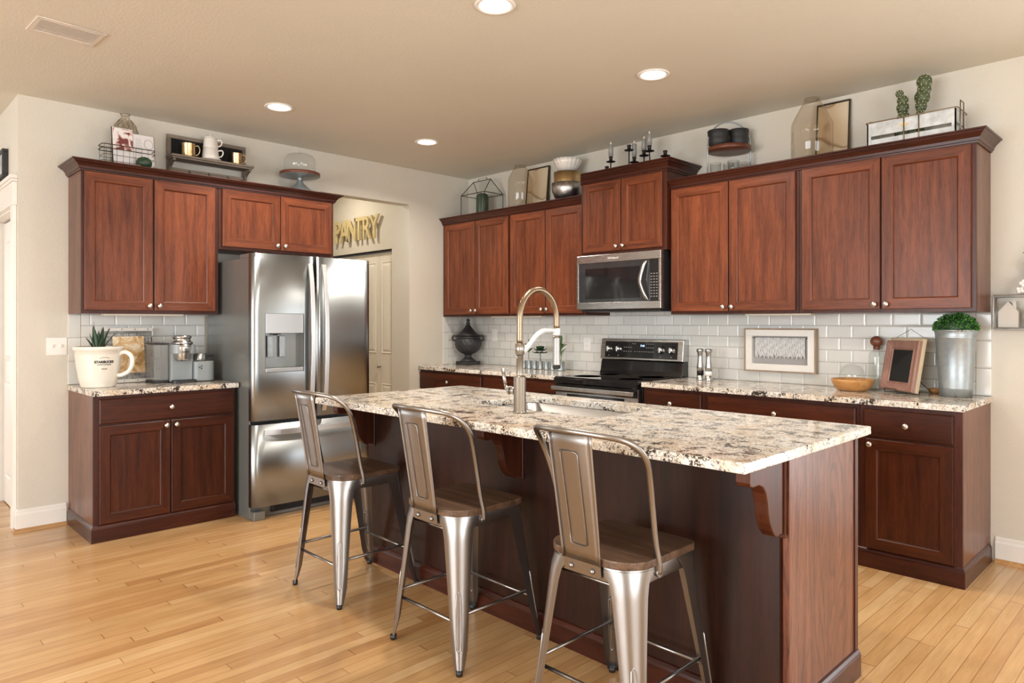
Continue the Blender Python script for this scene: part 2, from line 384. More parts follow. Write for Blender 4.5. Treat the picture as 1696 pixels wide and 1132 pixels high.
# ------------------------------------------------------------------ mesh helpers
class MB:
    def __init__(s):
        s.v = []; s.f = []; s.mi = []; s.sm = []; s.cur = 0
    def add(s, vs, fs, smooth=False, m=None):
        o = len(s.v); s.v += [tuple(p) for p in vs]
        for f in fs:
            s.f.append(tuple(i + o for i in f)); s.mi.append(s.cur if m is None else m); s.sm.append(smooth)
        return s
    def box(s, x0, x1, y0, y1, z0, z1, m=None, c=0.0):
        if x0 > x1: x0, x1 = x1, x0
        if y0 > y1: y0, y1 = y1, y0
        if z0 > z1: z0, z1 = z1, z0
        if c <= 0:
            vs = [(x, y, z) for z in (z0, z1) for y in (y0, y1) for x in (x0, x1)]
            fs = [(0, 2, 3, 1), (4, 5, 7, 6), (0, 1, 5, 4), (2, 6, 7, 3), (0, 4, 6, 2), (1, 3, 7, 5)]
            return s.add(vs, fs, m=m)
        bm = bmesh.new(); bmesh.ops.create_cube(bm, size=1)
        for v in bm.verts:
            v.co = Vector(((x0 + x1) / 2 + v.co.x * (x1 - x0), (y0 + y1) / 2 + v.co.y * (y1 - y0), (z0 + z1) / 2 + v.co.z * (z1 - z0)))
        bmesh.ops.bevel(bm, geom=bm.edges[:], offset=c, segments=2, affect='EDGES', profile=0.5)
        return s.frombm(bm, m)
    def frombm(s, bm, m=None, smooth=False):
        bm.verts.ensure_lookup_table(); bm.verts.index_update()
        s.add([v.co[:] for v in bm.verts], [[v.index for v in f.verts] for f in bm.faces], smooth, m)
        bm.free(); return s
    def cyl(s, c, r, h, n=24, r2=None, ax='z', m=None, cap=True, smooth=True):
        r2 = r if r2 is None else r2
        def P(a, rr, t):
            x, y = rr * math.cos(a), rr * math.sin(a)
            if ax == 'z': return (c[0] + x, c[1] + y, c[2] + t)
            if ax == 'x': return (c[0] + t, c[1] + x, c[2] + y)
            return (c[0] + y, c[1] + t, c[2] + x)
        vs = [P(2 * PI * i / n, r, 0) for i in range(n)] + [P(2 * PI * i / n, r2, h) for i in range(n)]
        s.add(vs, [(i, (i + 1) % n, n + (i + 1) % n, n + i) for i in range(n)], smooth, m)
        if cap:
            s.add(vs[:n], [tuple(range(n))[::-1]], False, m); s.add(vs[n:], [tuple(range(n))], False, m)
        return s
    def lathe(s, prof, c=(0, 0, 0), n=32, m=None, fn=None, ax='z', smooth=True, close=False):
        vs = []
        for j, (r, z) in enumerate(prof):
            for i in range(n):
                a = 2 * PI * i / n
                rr = fn(r, z, a) if fn else r
                x, y = rr * math.cos(a), rr * math.sin(a)
                if ax == 'z': vs.append((c[0] + x, c[1] + y, c[2] + z))
                elif ax == '-y': vs.append((c[0] + x, c[1] - z, c[2] + y))
                elif ax == 'y': vs.append((c[0] + y, c[1] + z, c[2] + x))
                elif ax == 'x': vs.append((c[0] + z, c[1] + x, c[2] + y))
        k = len(prof); fs = []
        for j in range(k - 1 + (1 if close else 0)):
            a0 = (j % k) * n; b0 = ((j + 1) % k) * n
            for i in range(n):
                i2 = (i + 1) % n
                fs.append((a0 + i, a0 + i2, b0 + i2, b0 + i))
        s.add(vs, fs, smooth, m)
        if not close:
            if prof[0][0] > 1e-5: s.add(vs[:n], [tuple(range(n))[::-1]], False, m)
            if prof[-1][0] > 1e-5: s.add(vs[-n:], [tuple(range(n))], False, m)
        return s
    def tube(s, pts, r, n=8, m=None, closed=False, cap=True):
        pts = [Vector(p) for p in pts]; k = len(pts)
        rr = r if isinstance(r, (list, tuple)) else [r] * k
        vs = []; up = None
        for i, p in enumerate(pts):
            if closed: t = pts[(i + 1) % k] - pts[i - 1]
            elif i == 0: t = pts[1] - p
            elif i == k - 1: t = p - pts[i - 1]
            else: t = (pts[i + 1] - p).normalized() + (p - pts[i - 1]).normalized()
            if t.length < 1e-9: t = Vector((0, 0, 1))
            t.normalize()
            if up is None:
                up = Vector((0, 0, 1)) if abs(t.z) < 0.9 else Vector((1, 0, 0))
            a = t.cross(up)
            if a.length < 1e-4: a = t.cross(Vector((0, 1, 0.3)))
            a.normalize(); b = a.cross(t).normalized(); up = b
            for j in range(n):
                q = 2 * PI * j / n
                vs.append(p + a * (rr[i] * math.cos(q)) + b * (rr[i] * math.sin(q)))
        fs = []
        for i in range(k if closed else k - 1):
            o, o2 = i * n, ((i + 1) % k) * n
            for j in range(n):
                fs.append((o + j, o + (j + 1) % n, o2 + (j + 1) % n, o2 + j))
        s.add(vs, fs, True, m)
        if not closed and cap:
            s.add(vs[:n], [tuple(range(n))[::-1]], False, m); s.add(vs[-n:], [tuple(range(n))], False, m)
        return s
    def prism(s, poly, lo, hi, ax='z', m=None, smooth=False):
        """poly in the plane normal to ax: z->(x,y), y->(x,z), x->(y,z)"""
        def P(p, t):
            if ax == 'z': return (p[0], p[1], t)
            if ax == 'y': return (p[0], t, p[1])
            return (t, p[0], p[1])
        n = len(poly)
        vs = [P(p, lo) for p in poly] + [P(p, hi) for p in poly]
        s.add(vs, [(i, (i + 1) % n, n + (i + 1) % n, n + i) for i in range(n)], smooth, m)
        s.add(vs, [tuple(range(n))[::-1], tuple(range(n, 2 * n))], False, m)
        return s
    def sphere(s, c, r, n=16, k=10, m=None, sz=1.0, sx=1.0, sy=1.0):
        prof = [(max(1e-6, math.sin(PI * j / k)) , -math.cos(PI * j / k)) for j in range(k + 1)]
        vs = []
        for rr, z in prof:
            for i in range(n):
                a = 2 * PI * i / n
                vs.append((c[0] + r * sx * rr * math.cos(a), c[1] + r * sy * rr * math.sin(a), c[2] + r * sz * z))
        fs = [(j * n + i, j * n + (i + 1) % n, (j + 1) * n + (i + 1) % n, (j + 1) * n + i) for j in range(k) for i in range(n)]
        return s.add(vs, fs, True, m)
    def quad(s, a, b, c, d, m=None):
        return s.add([a, b, c, d], [(0, 1, 2, 3)], m=m)
    def xf(s, mat, start=0):
        for i in range(start, len(s.v)):
            s.v[i] = tuple(mat @ Vector(s.v[i]))
        return s
    def build(s, name, mat, parent=None, bevel=0, solid=0, loc=None, seg=2):
        me = bpy.data.meshes.new(name)
        me.from_pydata(s.v, [], s.f)
        mats = mat if isinstance(mat, (list, tuple)) else [mat]
        for mm in mats: me.materials.append(M[mm] if isinstance(mm, str) else mm)
        me.polygons.foreach_set('material_index', s.mi)
        me.polygons.foreach_set('use_smooth', s.sm)
        bm = bmesh.new(); bm.from_mesh(me)
        bmesh.ops.remove_doubles(bm, verts=bm.verts[:], dist=1e-6)
        bmesh.ops.recalc_face_normals(bm, faces=bm.faces[:])
        bm.to_mesh(me); bm.free(); me.update()
        o = bpy.data.objects.new(name, me); C.objects.link(o)
        if loc: o.location = loc
        if parent: o.parent = parent
        if solid:
            md = o.modifiers.new('thickness', 'SOLIDIFY'); md.thickness = solid; md.offset = -1
        if bevel:
            md = o.modifiers.new('bevel', 'BEVEL'); md.width = bevel; md.segments = seg
            md.limit_method = 'ANGLE'; md.angle_limit = math.radians(40)
        return o

def tag(o, label, cat, group=None, kind=None):
    o['label'] = label; o['category'] = cat
    if group: o['group'] = group
    if kind: o['kind'] = kind
    return o
def thing(name, label, cat, loc=(0, 0, 0), rz=0.0, group=None):
    o = bpy.data.objects.new(name, None); C.objects.link(o)
    o.empty_display_size = 0.1
    o.location = loc; o.rotation_euler = (0, 0, rz)
    return tag(o, label, cat, group)
def struct(o):
    o['kind'] = 'structure'; return o
def copy_thing(root, loc, rz, label, group=None):
    r = root.copy(); C.objects.link(r); r.location = loc; r.rotation_euler = (0, 0, rz)
    r['label'] = label
    if group: r['group'] = group
    for ch in list(root.children):
        c = ch.copy(); C.objects.link(c); c.parent = r
        for g in list(ch.children):
            d = g.copy(); C.objects.link(d); d.parent = c
    return r
def spline(pts, k=6, closed=False):
    P = [Vector(p) for p in pts]; n = len(P); out = []
    rng = range(n if closed else n - 1)
    for i in rng:
        p0 = P[i - 1] if (closed or i > 0) else P[0] * 2 - P[1]
        p1 = P[i]; p2 = P[(i + 1) % n]
        p3 = P[(i + 2) % n] if (closed or i < n - 2) else P[-1] * 2 - P[-2]
        for j in range(k):
            t = j / k
            out.append(0.5 * ((2 * p1) + (p2 - p0) * t + (2 * p0 - 5 * p1 + 4 * p2 - p3) * t * t + (3 * p1 - p0 - 3 * p2 + p3) * t ** 3))
    if not closed: out.append(P[-1])
    return out
def sweep(mb, path, prof, m=None):
    """sweep a profile [(out, z)] along a plan path [(x, y)]; 'out' is to the right of the walking direction"""
    n = len(path); rings = []
    for i in range(n):
        p = Vector(path[i])
        ds = []
        if i > 0: ds.append((p - Vector(path[i - 1])).normalized())
        if i < n - 1: ds.append((Vector(path[i + 1]) - p).normalized())
        nr = [Vector((d.y, -d.x)) for d in ds]
        if len(nr) == 2:
            b = nr[0] + nr[1]; b = b / (1 + nr[0].dot(nr[1]))
        else: b = nr[0]
        rings.append([(p.x + b.x * o, p.y + b.y * o, z) for o, z in prof])
    k = len(prof); vs = [v for r in rings for v in r]; fs = []
    for i in range(n - 1):
        for j in range(k):
            j2 = (j + 1) % k
            fs.append((i * k + j, i * k + j2, (i + 1) * k + j2, (i + 1) * k + j))
    fs.append(tuple(range(k))); fs.append(tuple(range((n - 1) * k, n * k))[::-1])
    mb.add(vs, fs, m=m)
    return mb
def text_mb(body, size, extrude=0.001, res=3, wrap=None, bold=0.0, align='CENTER'):
    """letters as mesh: x right, y up, z out of the surface"""
    cu = bpy.data.curves.new('lettering', 'FONT'); cu.body = body; cu.size = size
    cu.extrude = extrude; cu.align_x = align; cu.align_y = 'CENTER'; cu.resolution_u = res; cu.offset = bold
    o = bpy.data.objects.new('lettering', cu); C.objects.link(o)
    dg = bpy.context.evaluated_depsgraph_get(); dg.update()
    me = bpy.data.meshes.new_from_object(o.evaluated_get(dg))
    mb = MB(); mb.add([v.co[:] for v in me.vertices], [tuple(p.vertices) for p in me.polygons])
    bpy.data.objects.remove(o); bpy.data.curves.remove(cu); bpy.data.meshes.remove(me)
    if wrap:
        mb.v = [((wrap + z) * math.sin(x / wrap), y, (wrap + z) * math.cos(x / wrap)) for x, y, z in mb.v]
    return mb
def rrect(x0, x1, y0, y1, r, k=6):
    """rounded rectangle, one or four radii (ll, lr, ur, ul)"""
    rs = r if isinstance(r, (list, tuple)) else [r] * 4
    out = []
    for (cx, cy, sx, sy, a0), q in zip(((x0, y0, 1, 1, PI), (x1, y0, -1, 1, 1.5 * PI), (x1, y1, -1, -1, 0), (x0, y1, 1, -1, 0.5 * PI)), rs):
        for j in range(k + 1):
            a = a0 + PI / 2 * j / k
            out.append((cx + sx * q + q * math.cos(a), cy + sy * q + q * math.sin(a)))
    return out
# ------------------------------------------------------------------ room shell
H = 2.774
def shell(name, boxes, mat):
    mb = MB()
    for b in boxes: mb.box(*b)
    return struct(mb.build(name, mat))
shell('floor', [(-4.0, 8.0, -9.0, 0.0, -0.1, 0.0)], 'floor')
shell('ceiling', [(-4.0, 8.0, -9.0, 0.0, H, H + 0.1)], 'ceiling')
# back wall (range wall) with a glass door opening to the right of the kitchen
shell('wall_back', [(-0.12, 5.45, 0, 0.14, 0, H), (7.25, 8.14, 0, 0.14, 0, H), (5.45, 7.25, 0, 0.14, 2.15, H)], 'wall')
# left wall (refrigerator wall) with the passage opening
shell('wall_left', [(-0.12, 0, -3.769, -1.66, 0, H), (-0.12, 0, -1.66, -0.735, 2.436, H), (-0.12, 0, -0.735, 0, 0, H)], 'wall')
# passage to the pantry
shell('wall_pantry', [(-2.2, -1.42, -0.735, -0.615, 0, H), (-1.42, -0.285, -0.735, -0.615, 2.044, H), (-0.285, -0.12, -0.735, -0.615, 0, H)], 'wall')
shell('wall_passage', [(-2.2, -0.12, -1.78, -1.66, 0, H), (-2.32, -2.2, -1.78, -0.615, 0, H)], 'wall')
# hall wall with the closet door, seen at the left edge of the photo
shell('wall_hall', [(-4.0, -1.02, -3.769, -3.649, 0, H), (-1.02, -0.125, -3.769, -3.649, 2.08, H), (-0.125, -0.12, -3.769, -3.649, 0, H)], 'wall')
shell('wall_far', [(-4.12, -4.0, -9.0, -7.6, 0, H), (-4.12, -4.0, -5.2, -3.65, 0, H), (-4.12, -4.0, -7.6, -5.2, 0, 0.45), (-4.12, -4.0, -7.6, -5.2, 2.25, H)], 'wall')
shell('wall_front', [(-4.12, 1.3, -9.12, -9.0, 0, H), (5.9, 8.14, -9.12, -9.0, 0, H), (1.3, 5.9, -9.12, -9.0, 0, 0.4), (1.3, 5.9, -9.12, -9.0, 2.3, H)], 'wall')
shell('wall_right', [(8.0, 8.14, -9.0, -5.8, 0, H), (8.0, 8.14, -2.6, 0, 0, H), (8.0, 8.14, -5.8, -2.6, 0, 0.45), (8.0, 8.14, -5.8, -2.6, 2.25, H)], 'wall')

def window(name, u0, u1, z0, z1, fixed, ax, n):
    """frame with n lights in a wall opening; ax is the axis the window runs along"""
    mb = MB()
    def bx(a, b, c, d):
        if ax == 'x': mb.box(a, b, fixed - 0.03, fixed + 0.03, c, d)
        else: mb.box(fixed - 0.03, fixed + 0.03, a, b, c, d)
    bx(u0, u1, z0, z0 + 0.07); bx(u0, u1, z1 - 0.07, z1)
    for i in range(n + 1):
        c = u0 + (u1 - u0) * i / n
        bx(max(u0, c - 0.035), min(u1, c + 0.035), z0 + 0.07, z1 - 0.07)
    o = struct(mb.build(name, 'white'))
    return o
window('window_1', 5.45, 7.25, 0.0, 2.15, 0.07, 'x', 2)
window('window_2', -5.8, -2.6, 0.45, 2.25, 8.07, 'y', 3)
window('window_3', 1.3, 5.9, 0.4, 2.3, -9.06, 'x', 4)
window('window_4', -7.6, -5.2, 0.45, 2.25, -4.06, 'y', 2)

# baseboards and oak shoe molding
bprof = [(0, 0), (0.014, 0), (0.014, 0.105), (0.010, 0.118), (0.010, 0.128), (0.004, 0.138), (0, 0.138)]
sprof = [(0.0145, 0), (0.032, 0), (0.030, 0.010), (0.024, 0.017), (0.0145, 0.019)]
def baseboard(name, path):
    b = struct(sweep(MB(), path, bprof).build(name, 'white'))
    s = sweep(MB(), path, sprof).build('shoe_molding', 'oak_shoe', b)
    return b
baseboard('baseboard_left', [(-0.036, -3.769), (0, -3.769), (0, -3.508)])
baseboard('baseboard_back', [(4.462, 0), (5.36, 0)])
baseboard('baseboard_passage', [(-0.12, -0.735), (0, -0.735), (0, -0.66)])
baseboard('baseboard_pantry', [(-0.285, -0.735), (-0.12, -0.735)])

# ---- hall door, casing and lintel cap
def casing(name, boxes):
    mb = MB()
    for b in boxes: mb.box(*b, c=0.002)
    return struct(mb.build(name, 'white'))
casing('trim_1', [(-0.135, -0.045, -3.789, -3.7695, 0, 2.085), (-1.11, -1.02, -3.789, -3.7695, 0, 2.085),
                  (-1.13, -0.025, -3.793, -3.7695, 2.086, 2.222), (-1.15, -0.010, -3.803, -3.7695, 2.223, 2.238),
                  (-1.16, -0.002, -3.812, -3.7695, 2.239, 2.262),
                  (-1.14, -0.018, -3.799, -3.7695, 2.074, 2.0855)])
casing('trim_2', [(-0.140, -0.1255, -3.7690, -3.650, 0, 2.065), (-1.0195, -1.005, -3.7690, -3.650, 0, 2.065), (-1.0195, -0.1255, -3.7690, -3.650, 2.0655, 2.0795)])

def panel_door(name, x0, x1, y, z0, z1, panels, mat):
    """door slab facing -y with raised panels, one mesh"""
    mb = MB(); t = 0.035
    mb.box(x0, x1, y, y + t, z0, z1, c=0.002)
    for a, b, c, d in panels:
        # sunk moulding ring with a raised field
        g = 0.03
        o = [(a, c), (b, c), (b, d), (a, d)]
        i1 = [(a + 0.006, c + 0.006), (b - 0.006, c + 0.006), (b - 0.006, d - 0.006), (a + 0.006, d - 0.006)]
        i2 = [(a + 0.016, c + 0.016), (b - 0.016, c + 0.016), (b - 0.016, d - 0.016), (a + 0.016, d - 0.016)]
        i3 = [(a + g + 0.01, c + g + 0.01), (b - g - 0.01, c + g + 0.01), (b - g - 0.01, d - g - 0.01), (a + g + 0.01, d - g - 0.01)]
        lv = [(o, y - 0.0002), (i1, y - 0.006), (i2, y - 0.0005), (i3, y - 0.007)]
        vs = [(p[0], yy, p[1]) for pts, yy in lv for p in pts]
        fs = [(r * 4 + k, r * 4 + (k + 1) % 4, (r + 1) * 4 + (k + 1) % 4, (r + 1) * 4 + k) for r in range(3) for k in range(4)]
        fs.append((12, 13, 14, 15))
        mb.add(vs, fs)
    return mb.build(name, mat)
d1 = struct(panel_door('door_1', -0.990, -0.150, -3.700, 0.008, 2.052,
    [(-0.91, -0.61, 0.2, 0.9), (-0.53, -0.23, 0.2, 0.9), (-0.91, -0.61, 1.05, 1.93), (-0.53, -0.23, 1.05, 1.93)], 'white'))
mb = MB(); mb.box(-0.1525, -0.1475, -3.712, -3.7005, 1.10, 1.16)
mb.build('strike_plate', 'gun', d1)
# ---- pantry bifold door
d2 = struct(panel_door('door_2', -0.560, -0.2900, -0.695, 0.012, 2.022,
    [(-0.512, -0.34, 0.12, 0.72), (-0.512, -0.34, 1.02, 1.93)], 'door_white'))
pk = MB(); pk.lathe([(0.006, 0), (0.006, 0.018), (0.014, 0.024), (0.015, 0.03), (0.010, 0.036), (0.0001, 0.037)], (-0.535, -0.6955, 0.885), 16, ax='-y')
pk.build('door_knob', 'bronze_nickel', d2)
tk = MB(); tk.box(-1.41, -0.2855, -0.722, -0.660, 2.026, 2.0438); tk.build('track_gap_shade', 'black', d2)  # black track strip stands in for the shadow gap over the doors
d3 = struct(panel_door('door_3', -0.842, -0.5660, -0.695, 0.012, 2.022,
    [(-0.79, -0.615, 0.12, 0.72), (-0.79, -0.615, 1.02, 1.93)], 'door_white'))
d4 = struct(panel_door('door_4', -1.410, -0.8480, -0.695, 0.012, 2.022,
    [(-1.36, -1.16, 0.12, 0.72), (-1.10, -0.9, 0.12, 0.72), (-1.36, -1.16, 1.02, 1.93), (-1.10, -0.9, 1.02, 1.93)], 'door_white'))

# ------------------------------------------------------------------ backsplash
def tiles(name, label, boxes, mats):
    mb = MB(); e = MB()
    for b in boxes: mb.box(*b[:6], c=0.001) if not b[6] else e.box(*b[:6], c=0.003)
    o = mb.build(name, mats[0]); tag(o, label, 'backsplash')
    if e.v: e.build('tile_border', mats[1], o)
    return o
tiles('tile_backsplash', 'white subway tile backsplash running behind the range along the long counter', [
    (0.0095, 4.368, -0.008, -0.0005, 0.9145, 1.3835, 0), (4.369, 4.444, -0.009, -0.0005, 0.9145, 1.3835, 1), (1.79, 2.56, -0.008, -0.0005, 1.384, 1.42, 0)], ('tile_x', 'tile_edge'))
tiles('tile_backsplash', 'narrow side piece of white tile between wall and black urn in the corner', [
    (0.0005, 0.008, -0.27, -0.0095, 0.9145, 1.3835, 0), (0.0005, 0.009, -0.332, -0.271, 0.9145, 1.3835, 1)], ('tile_y', 'tile_edge_y'))
tiles('tile_backsplash', 'white subway tile backsplash behind the coffee maker and mug planter', [
    (0.0005, 0.008, -3.424, -2.617, 0.9145, 1.3835, 0), (0.0005, 0.009, -3.498, -3.425, 0.9145, 1.3835, 1)], ('tile_y', 'tile_edge_y'))

# ------------------------------------------------------------------ cabinets
def knob_mb(x, y, z):
    mb = MB()
    mb.lathe([(0.0075, 0), (0.0055, 0.006), (0.0055, 0.014), (0.0115, 0.018), (0.0155, 0.023), (0.0145, 0.028), (0.008, 0.0315), (0.0001, 0.0325)], (x, y, z), 20, ax='-y')
    return mb
def door_mb(x0, x1, y, z0, z1, t=0.019, fr=0.056, mv=0, mh=1):
    """shaker door, back at y, front at y-t"""
    mb = MB(); c = 0.003
    def ring(i, yy): return [(x0 + i, yy, z0 + i), (x1 - i, yy, z0 + i), (x1 - i, yy, z1 - i), (x0 + i, yy, z1 - i)]
    rings = [ring(0, y), ring(0, y - t + c), ring(c, y - t), ring(fr, y - t), ring(fr + 0.005, y - t + 0.004), ring(fr + 0.008, y - t + 0.010)]
    for k in range(len(rings) - 1):
        for j in range(4):
            a, b = rings[k], rings[k + 1]
            mb.add([a[j], a[(j + 1) % 4], b[(j + 1) % 4], b[j]], [(0, 1, 2, 3)], m=(mh if j % 2 == 0 else mv))
    mb.add(rings[-1], [(0, 1, 2, 3)], m=mv)
    mb.add(rings[0], [(3, 2, 1, 0)], m=mv)
    return mb
def drawer_mb(x0, x1, y, z0, z1, t=0.019, m=0):
    mb = MB(); c = 0.006
    def ring(i, yy): return [(x0 + i, yy, z0 + i), (x1 - i, yy, z0 + i), (x1 - i, yy, z1 - i), (x0 + i, yy, z1 - i)]
    rings = [ring(0, y), ring(0, y - t + 0.005), ring(0.004, y - t + 0.0015), ring(c, y - t)]
    for k in range(3):
        for j in range(4):
            a, b = rings[k], rings[k + 1]
            mb.add([a[j], a[(j + 1) % 4], b[(j + 1) % 4], b[j]], [(0, 1, 2, 3)], m=m)
    mb.add(rings[-1], [(0, 1, 2, 3)], m=m); mb.add(rings[0], [(3, 2, 1, 0)], m=m)
    return mb
def cabinet(label, w, d, z0, z1, doors=(), drawers=(), loc=(0, 0, 0), rz=0, mats=('wood_v', 'wood_h', 'frame_v'), side=None, name='wall_cabinet', base=None, group=None):
    t = thing(name, label, 'cabinet', loc, rz, group)
    mb = MB(); mb.box(0.0005, w - 0.0005, -d + 0.0195, -0.0005, z0, z1)
    mb.build('carcass', side or mats[2], t)
    f = MB(); f.box(0.0005, w - 0.0005, -d, -d + 0.019, z0, z1, c=0.001)
    f.build('face_frame', mats[2], t)
    for (x0, x1, a, b, kx, kz) in doors:
        dd = door_mb(x0, x1, -d - 0.0005, a, b).build('door', [mats[0], mats[1]], t)
        if kx is not None: knob_mb(kx, -d - 0.0195, kz).build('knob', 'nickel', dd)
    for (x0, x1, a, b, kx) in drawers:
        dd = drawer_mb(x0, x1, -d - 0.0005, a, b).build('drawer', [mats[1]], t)
        if kx is not None: knob_mb(kx, -d - 0.0195, (a + b) / 2).build('knob', 'nickel', dd)
    if base:
        pp = [(0.0005, 0.0), (0.012, 0.0), (0.012, 0.078), (0.009, 0.088), (0.004, 0.098), (0.0005, 0.103)]
        sweep(MB(), base, pp).build('base_molding', 'crown', t)
    return t
D = 0.326
YL = -3.495
R90 = PI / 2
# left wall, uppers (local x runs along +y from the left end)
cabinet('tall brown wall cabinet with two doors above the coffee maker', 0.852, D, 1.384, 2.300,
        [(0.015, 0.415, 1.405, 2.282, 0.39, 1.437), (0.425, 0.826, 1.405, 2.282, 0.452, 1.437)], loc=(0, YL, 0), rz=R90, side='oak_side')
cabinet('short brown wall cabinet with two doors directly above the refrigerator', 0.918, D, 1.850, 2.300,
        [(0.025, 0.458, 1.872, 2.282, 0.43, 1.905), (0.466, 0.895, 1.872, 2.282, 0.492, 1.905)], loc=(0, YL + 0.853, 0), rz=R90)
# left wall, base
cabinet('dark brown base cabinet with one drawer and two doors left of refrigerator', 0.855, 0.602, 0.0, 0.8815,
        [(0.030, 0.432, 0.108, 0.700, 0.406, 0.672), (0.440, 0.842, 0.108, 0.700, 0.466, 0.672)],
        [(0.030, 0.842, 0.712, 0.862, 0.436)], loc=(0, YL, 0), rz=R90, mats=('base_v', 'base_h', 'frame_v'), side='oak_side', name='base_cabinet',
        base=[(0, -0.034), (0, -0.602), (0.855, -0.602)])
# back wall, uppers
Bz, Bt = 1.403, 2.270
def kn(a, b, side): return (b - 0.028 if side else a + 0.028)
cabinet('two-door brown wall cabinet in the corner above the black urn', 0.941, D, 1.384, 2.300,
        [(0.036, 0.478, Bz, Bt, 0.452, 1.437), (0.486, 0.926, Bz, Bt, 0.514, 1.437)], loc=(0, 0, 0), side='oak_side')
cabinet('two-door brown wall cabinet behind the faucet arch, left of the microwave', 0.853, D, 1.384, 2.300,
        [(0.015, 0.428, Bz, Bt, 0.402, 1.437), (0.436, 0.840, Bz, Bt, 0.464, 1.437)], loc=(0.942, 0, 0))
cabinet('short raised brown cabinet with two doors directly above the microwave', 0.785, 0.378, 1.846, 2.440,
        [(0.030, 0.390, 1.868, 2.405, 0.364, 1.900), (0.398, 0.755, 1.868, 2.405, 0.426, 1.900)], loc=(1.797, 0, 0))
cabinet('two-door brown wall cabinet just right of the microwave', 0.921, D, 1.384, 2.300,
        [(0.012, 0.450, Bz, Bt, 0.424, 1.430), (0.458, 0.903, Bz, Bt, 0.486, 1.430)], loc=(2.583, 0, 0))
cabinet('rightmost two-door brown wall cabinet with exposed oak side', 0.934, D, 1.384, 2.300,
        [(0.022, 0.470, Bz, Bt, 0.444, 1.430), (0.478, 0.912, Bz, Bt, 0.506, 1.430)], loc=(3.505, 0, 0), side='oak_side')
# back wall, base
bm_ = ('base_v', 'base_h', 'frame_v')
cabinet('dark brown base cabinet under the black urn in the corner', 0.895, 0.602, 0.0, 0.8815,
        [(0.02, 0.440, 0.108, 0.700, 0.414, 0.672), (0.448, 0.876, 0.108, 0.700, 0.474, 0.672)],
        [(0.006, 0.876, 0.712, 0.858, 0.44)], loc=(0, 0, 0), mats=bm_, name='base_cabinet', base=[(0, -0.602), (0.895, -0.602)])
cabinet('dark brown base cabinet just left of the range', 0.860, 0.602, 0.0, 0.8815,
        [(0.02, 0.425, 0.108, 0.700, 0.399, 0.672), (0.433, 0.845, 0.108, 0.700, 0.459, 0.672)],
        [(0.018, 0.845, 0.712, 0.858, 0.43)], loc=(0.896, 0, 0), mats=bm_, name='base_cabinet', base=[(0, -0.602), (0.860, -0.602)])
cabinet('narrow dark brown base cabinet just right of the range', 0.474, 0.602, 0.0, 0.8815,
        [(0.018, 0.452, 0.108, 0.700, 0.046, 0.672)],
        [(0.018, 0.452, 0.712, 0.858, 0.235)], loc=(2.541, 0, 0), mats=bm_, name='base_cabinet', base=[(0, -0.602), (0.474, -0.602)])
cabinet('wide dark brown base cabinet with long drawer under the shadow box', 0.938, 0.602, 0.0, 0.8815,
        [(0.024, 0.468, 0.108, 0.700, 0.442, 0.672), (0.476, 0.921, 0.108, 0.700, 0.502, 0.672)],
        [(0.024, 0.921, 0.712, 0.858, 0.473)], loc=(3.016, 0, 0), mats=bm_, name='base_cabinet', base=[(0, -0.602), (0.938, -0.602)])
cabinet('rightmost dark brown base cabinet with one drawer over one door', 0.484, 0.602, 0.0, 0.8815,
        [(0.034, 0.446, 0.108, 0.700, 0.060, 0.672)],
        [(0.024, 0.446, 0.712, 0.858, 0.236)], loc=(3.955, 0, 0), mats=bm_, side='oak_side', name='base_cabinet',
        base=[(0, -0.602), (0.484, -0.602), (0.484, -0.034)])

# crown moldings run over several cabinets
def crown(label, path, zb, out, hh, loc=(0, 0, 0), rz=0):
    pr = [(0.0008, zb), (0.008, zb), (0.010, zb + hh * .14), (0.016, zb + hh * .17), (0.019, zb + hh * .38), (0.032, zb + hh * .62),
          (out - 0.012, zb + hh * .76), (out - 0.010, zb + hh * .84), (out, zb + hh * .88), (out, zb + hh), (0.0008, zb + hh)]
    o = sweep(MB(), path, pr).build('crown_molding', 'crown')
    o.location = loc; o.rotation_euler = (0, 0, rz)
    return tag(o, label, 'crown molding')
crown('dark crown molding along the cabinets beside and above the refrigerator', [(0, -0.001), (0, -D - 0.001), (1.771, -D - 0.001), (1.771, -0.001)], 2.285, 0.060, 0.066, (0, YL, 0), R90)
crown('dark crown molding on the corner cabinets left of the microwave', [(0.0005, -D), (1.7955, -D)], 2.272, 0.055, 0.066)
crown('stepped-up dark crown molding around the cabinet above the microwave', [(1.797, -0.391), (1.797, -0.378), (2.582, -0.378), (2.582, -0.001)], 2.408, 0.060, 0.080)
crown('dark crown molding on the cabinets right of the microwave', [(2.5845, -D), (4.439, -D), (4.439, -0.001)], 2.272, 0.055, 0.068)

# light bars under the wall cabinets
def bar(label, x0, x1, y0, y1):
    mb = MB(); mb.box(x0, x1, y0, y1, 1.371, 1.3835, c=0.002)
    return tag(mb.build('under_cabinet_light', 'strip'), label, 'light bar')
bar('beige light bar under the wall cabinet above the coffee maker', 0.22, 0.30, -3.36, -2.87)
bar('beige light bar under the corner cabinet behind the faucet', 0.65, 1.28, -0.29, -0.22)
bar('beige light bar under the cabinet right above the shadow box', 3.13, 3.56, -0.29, -0.22)

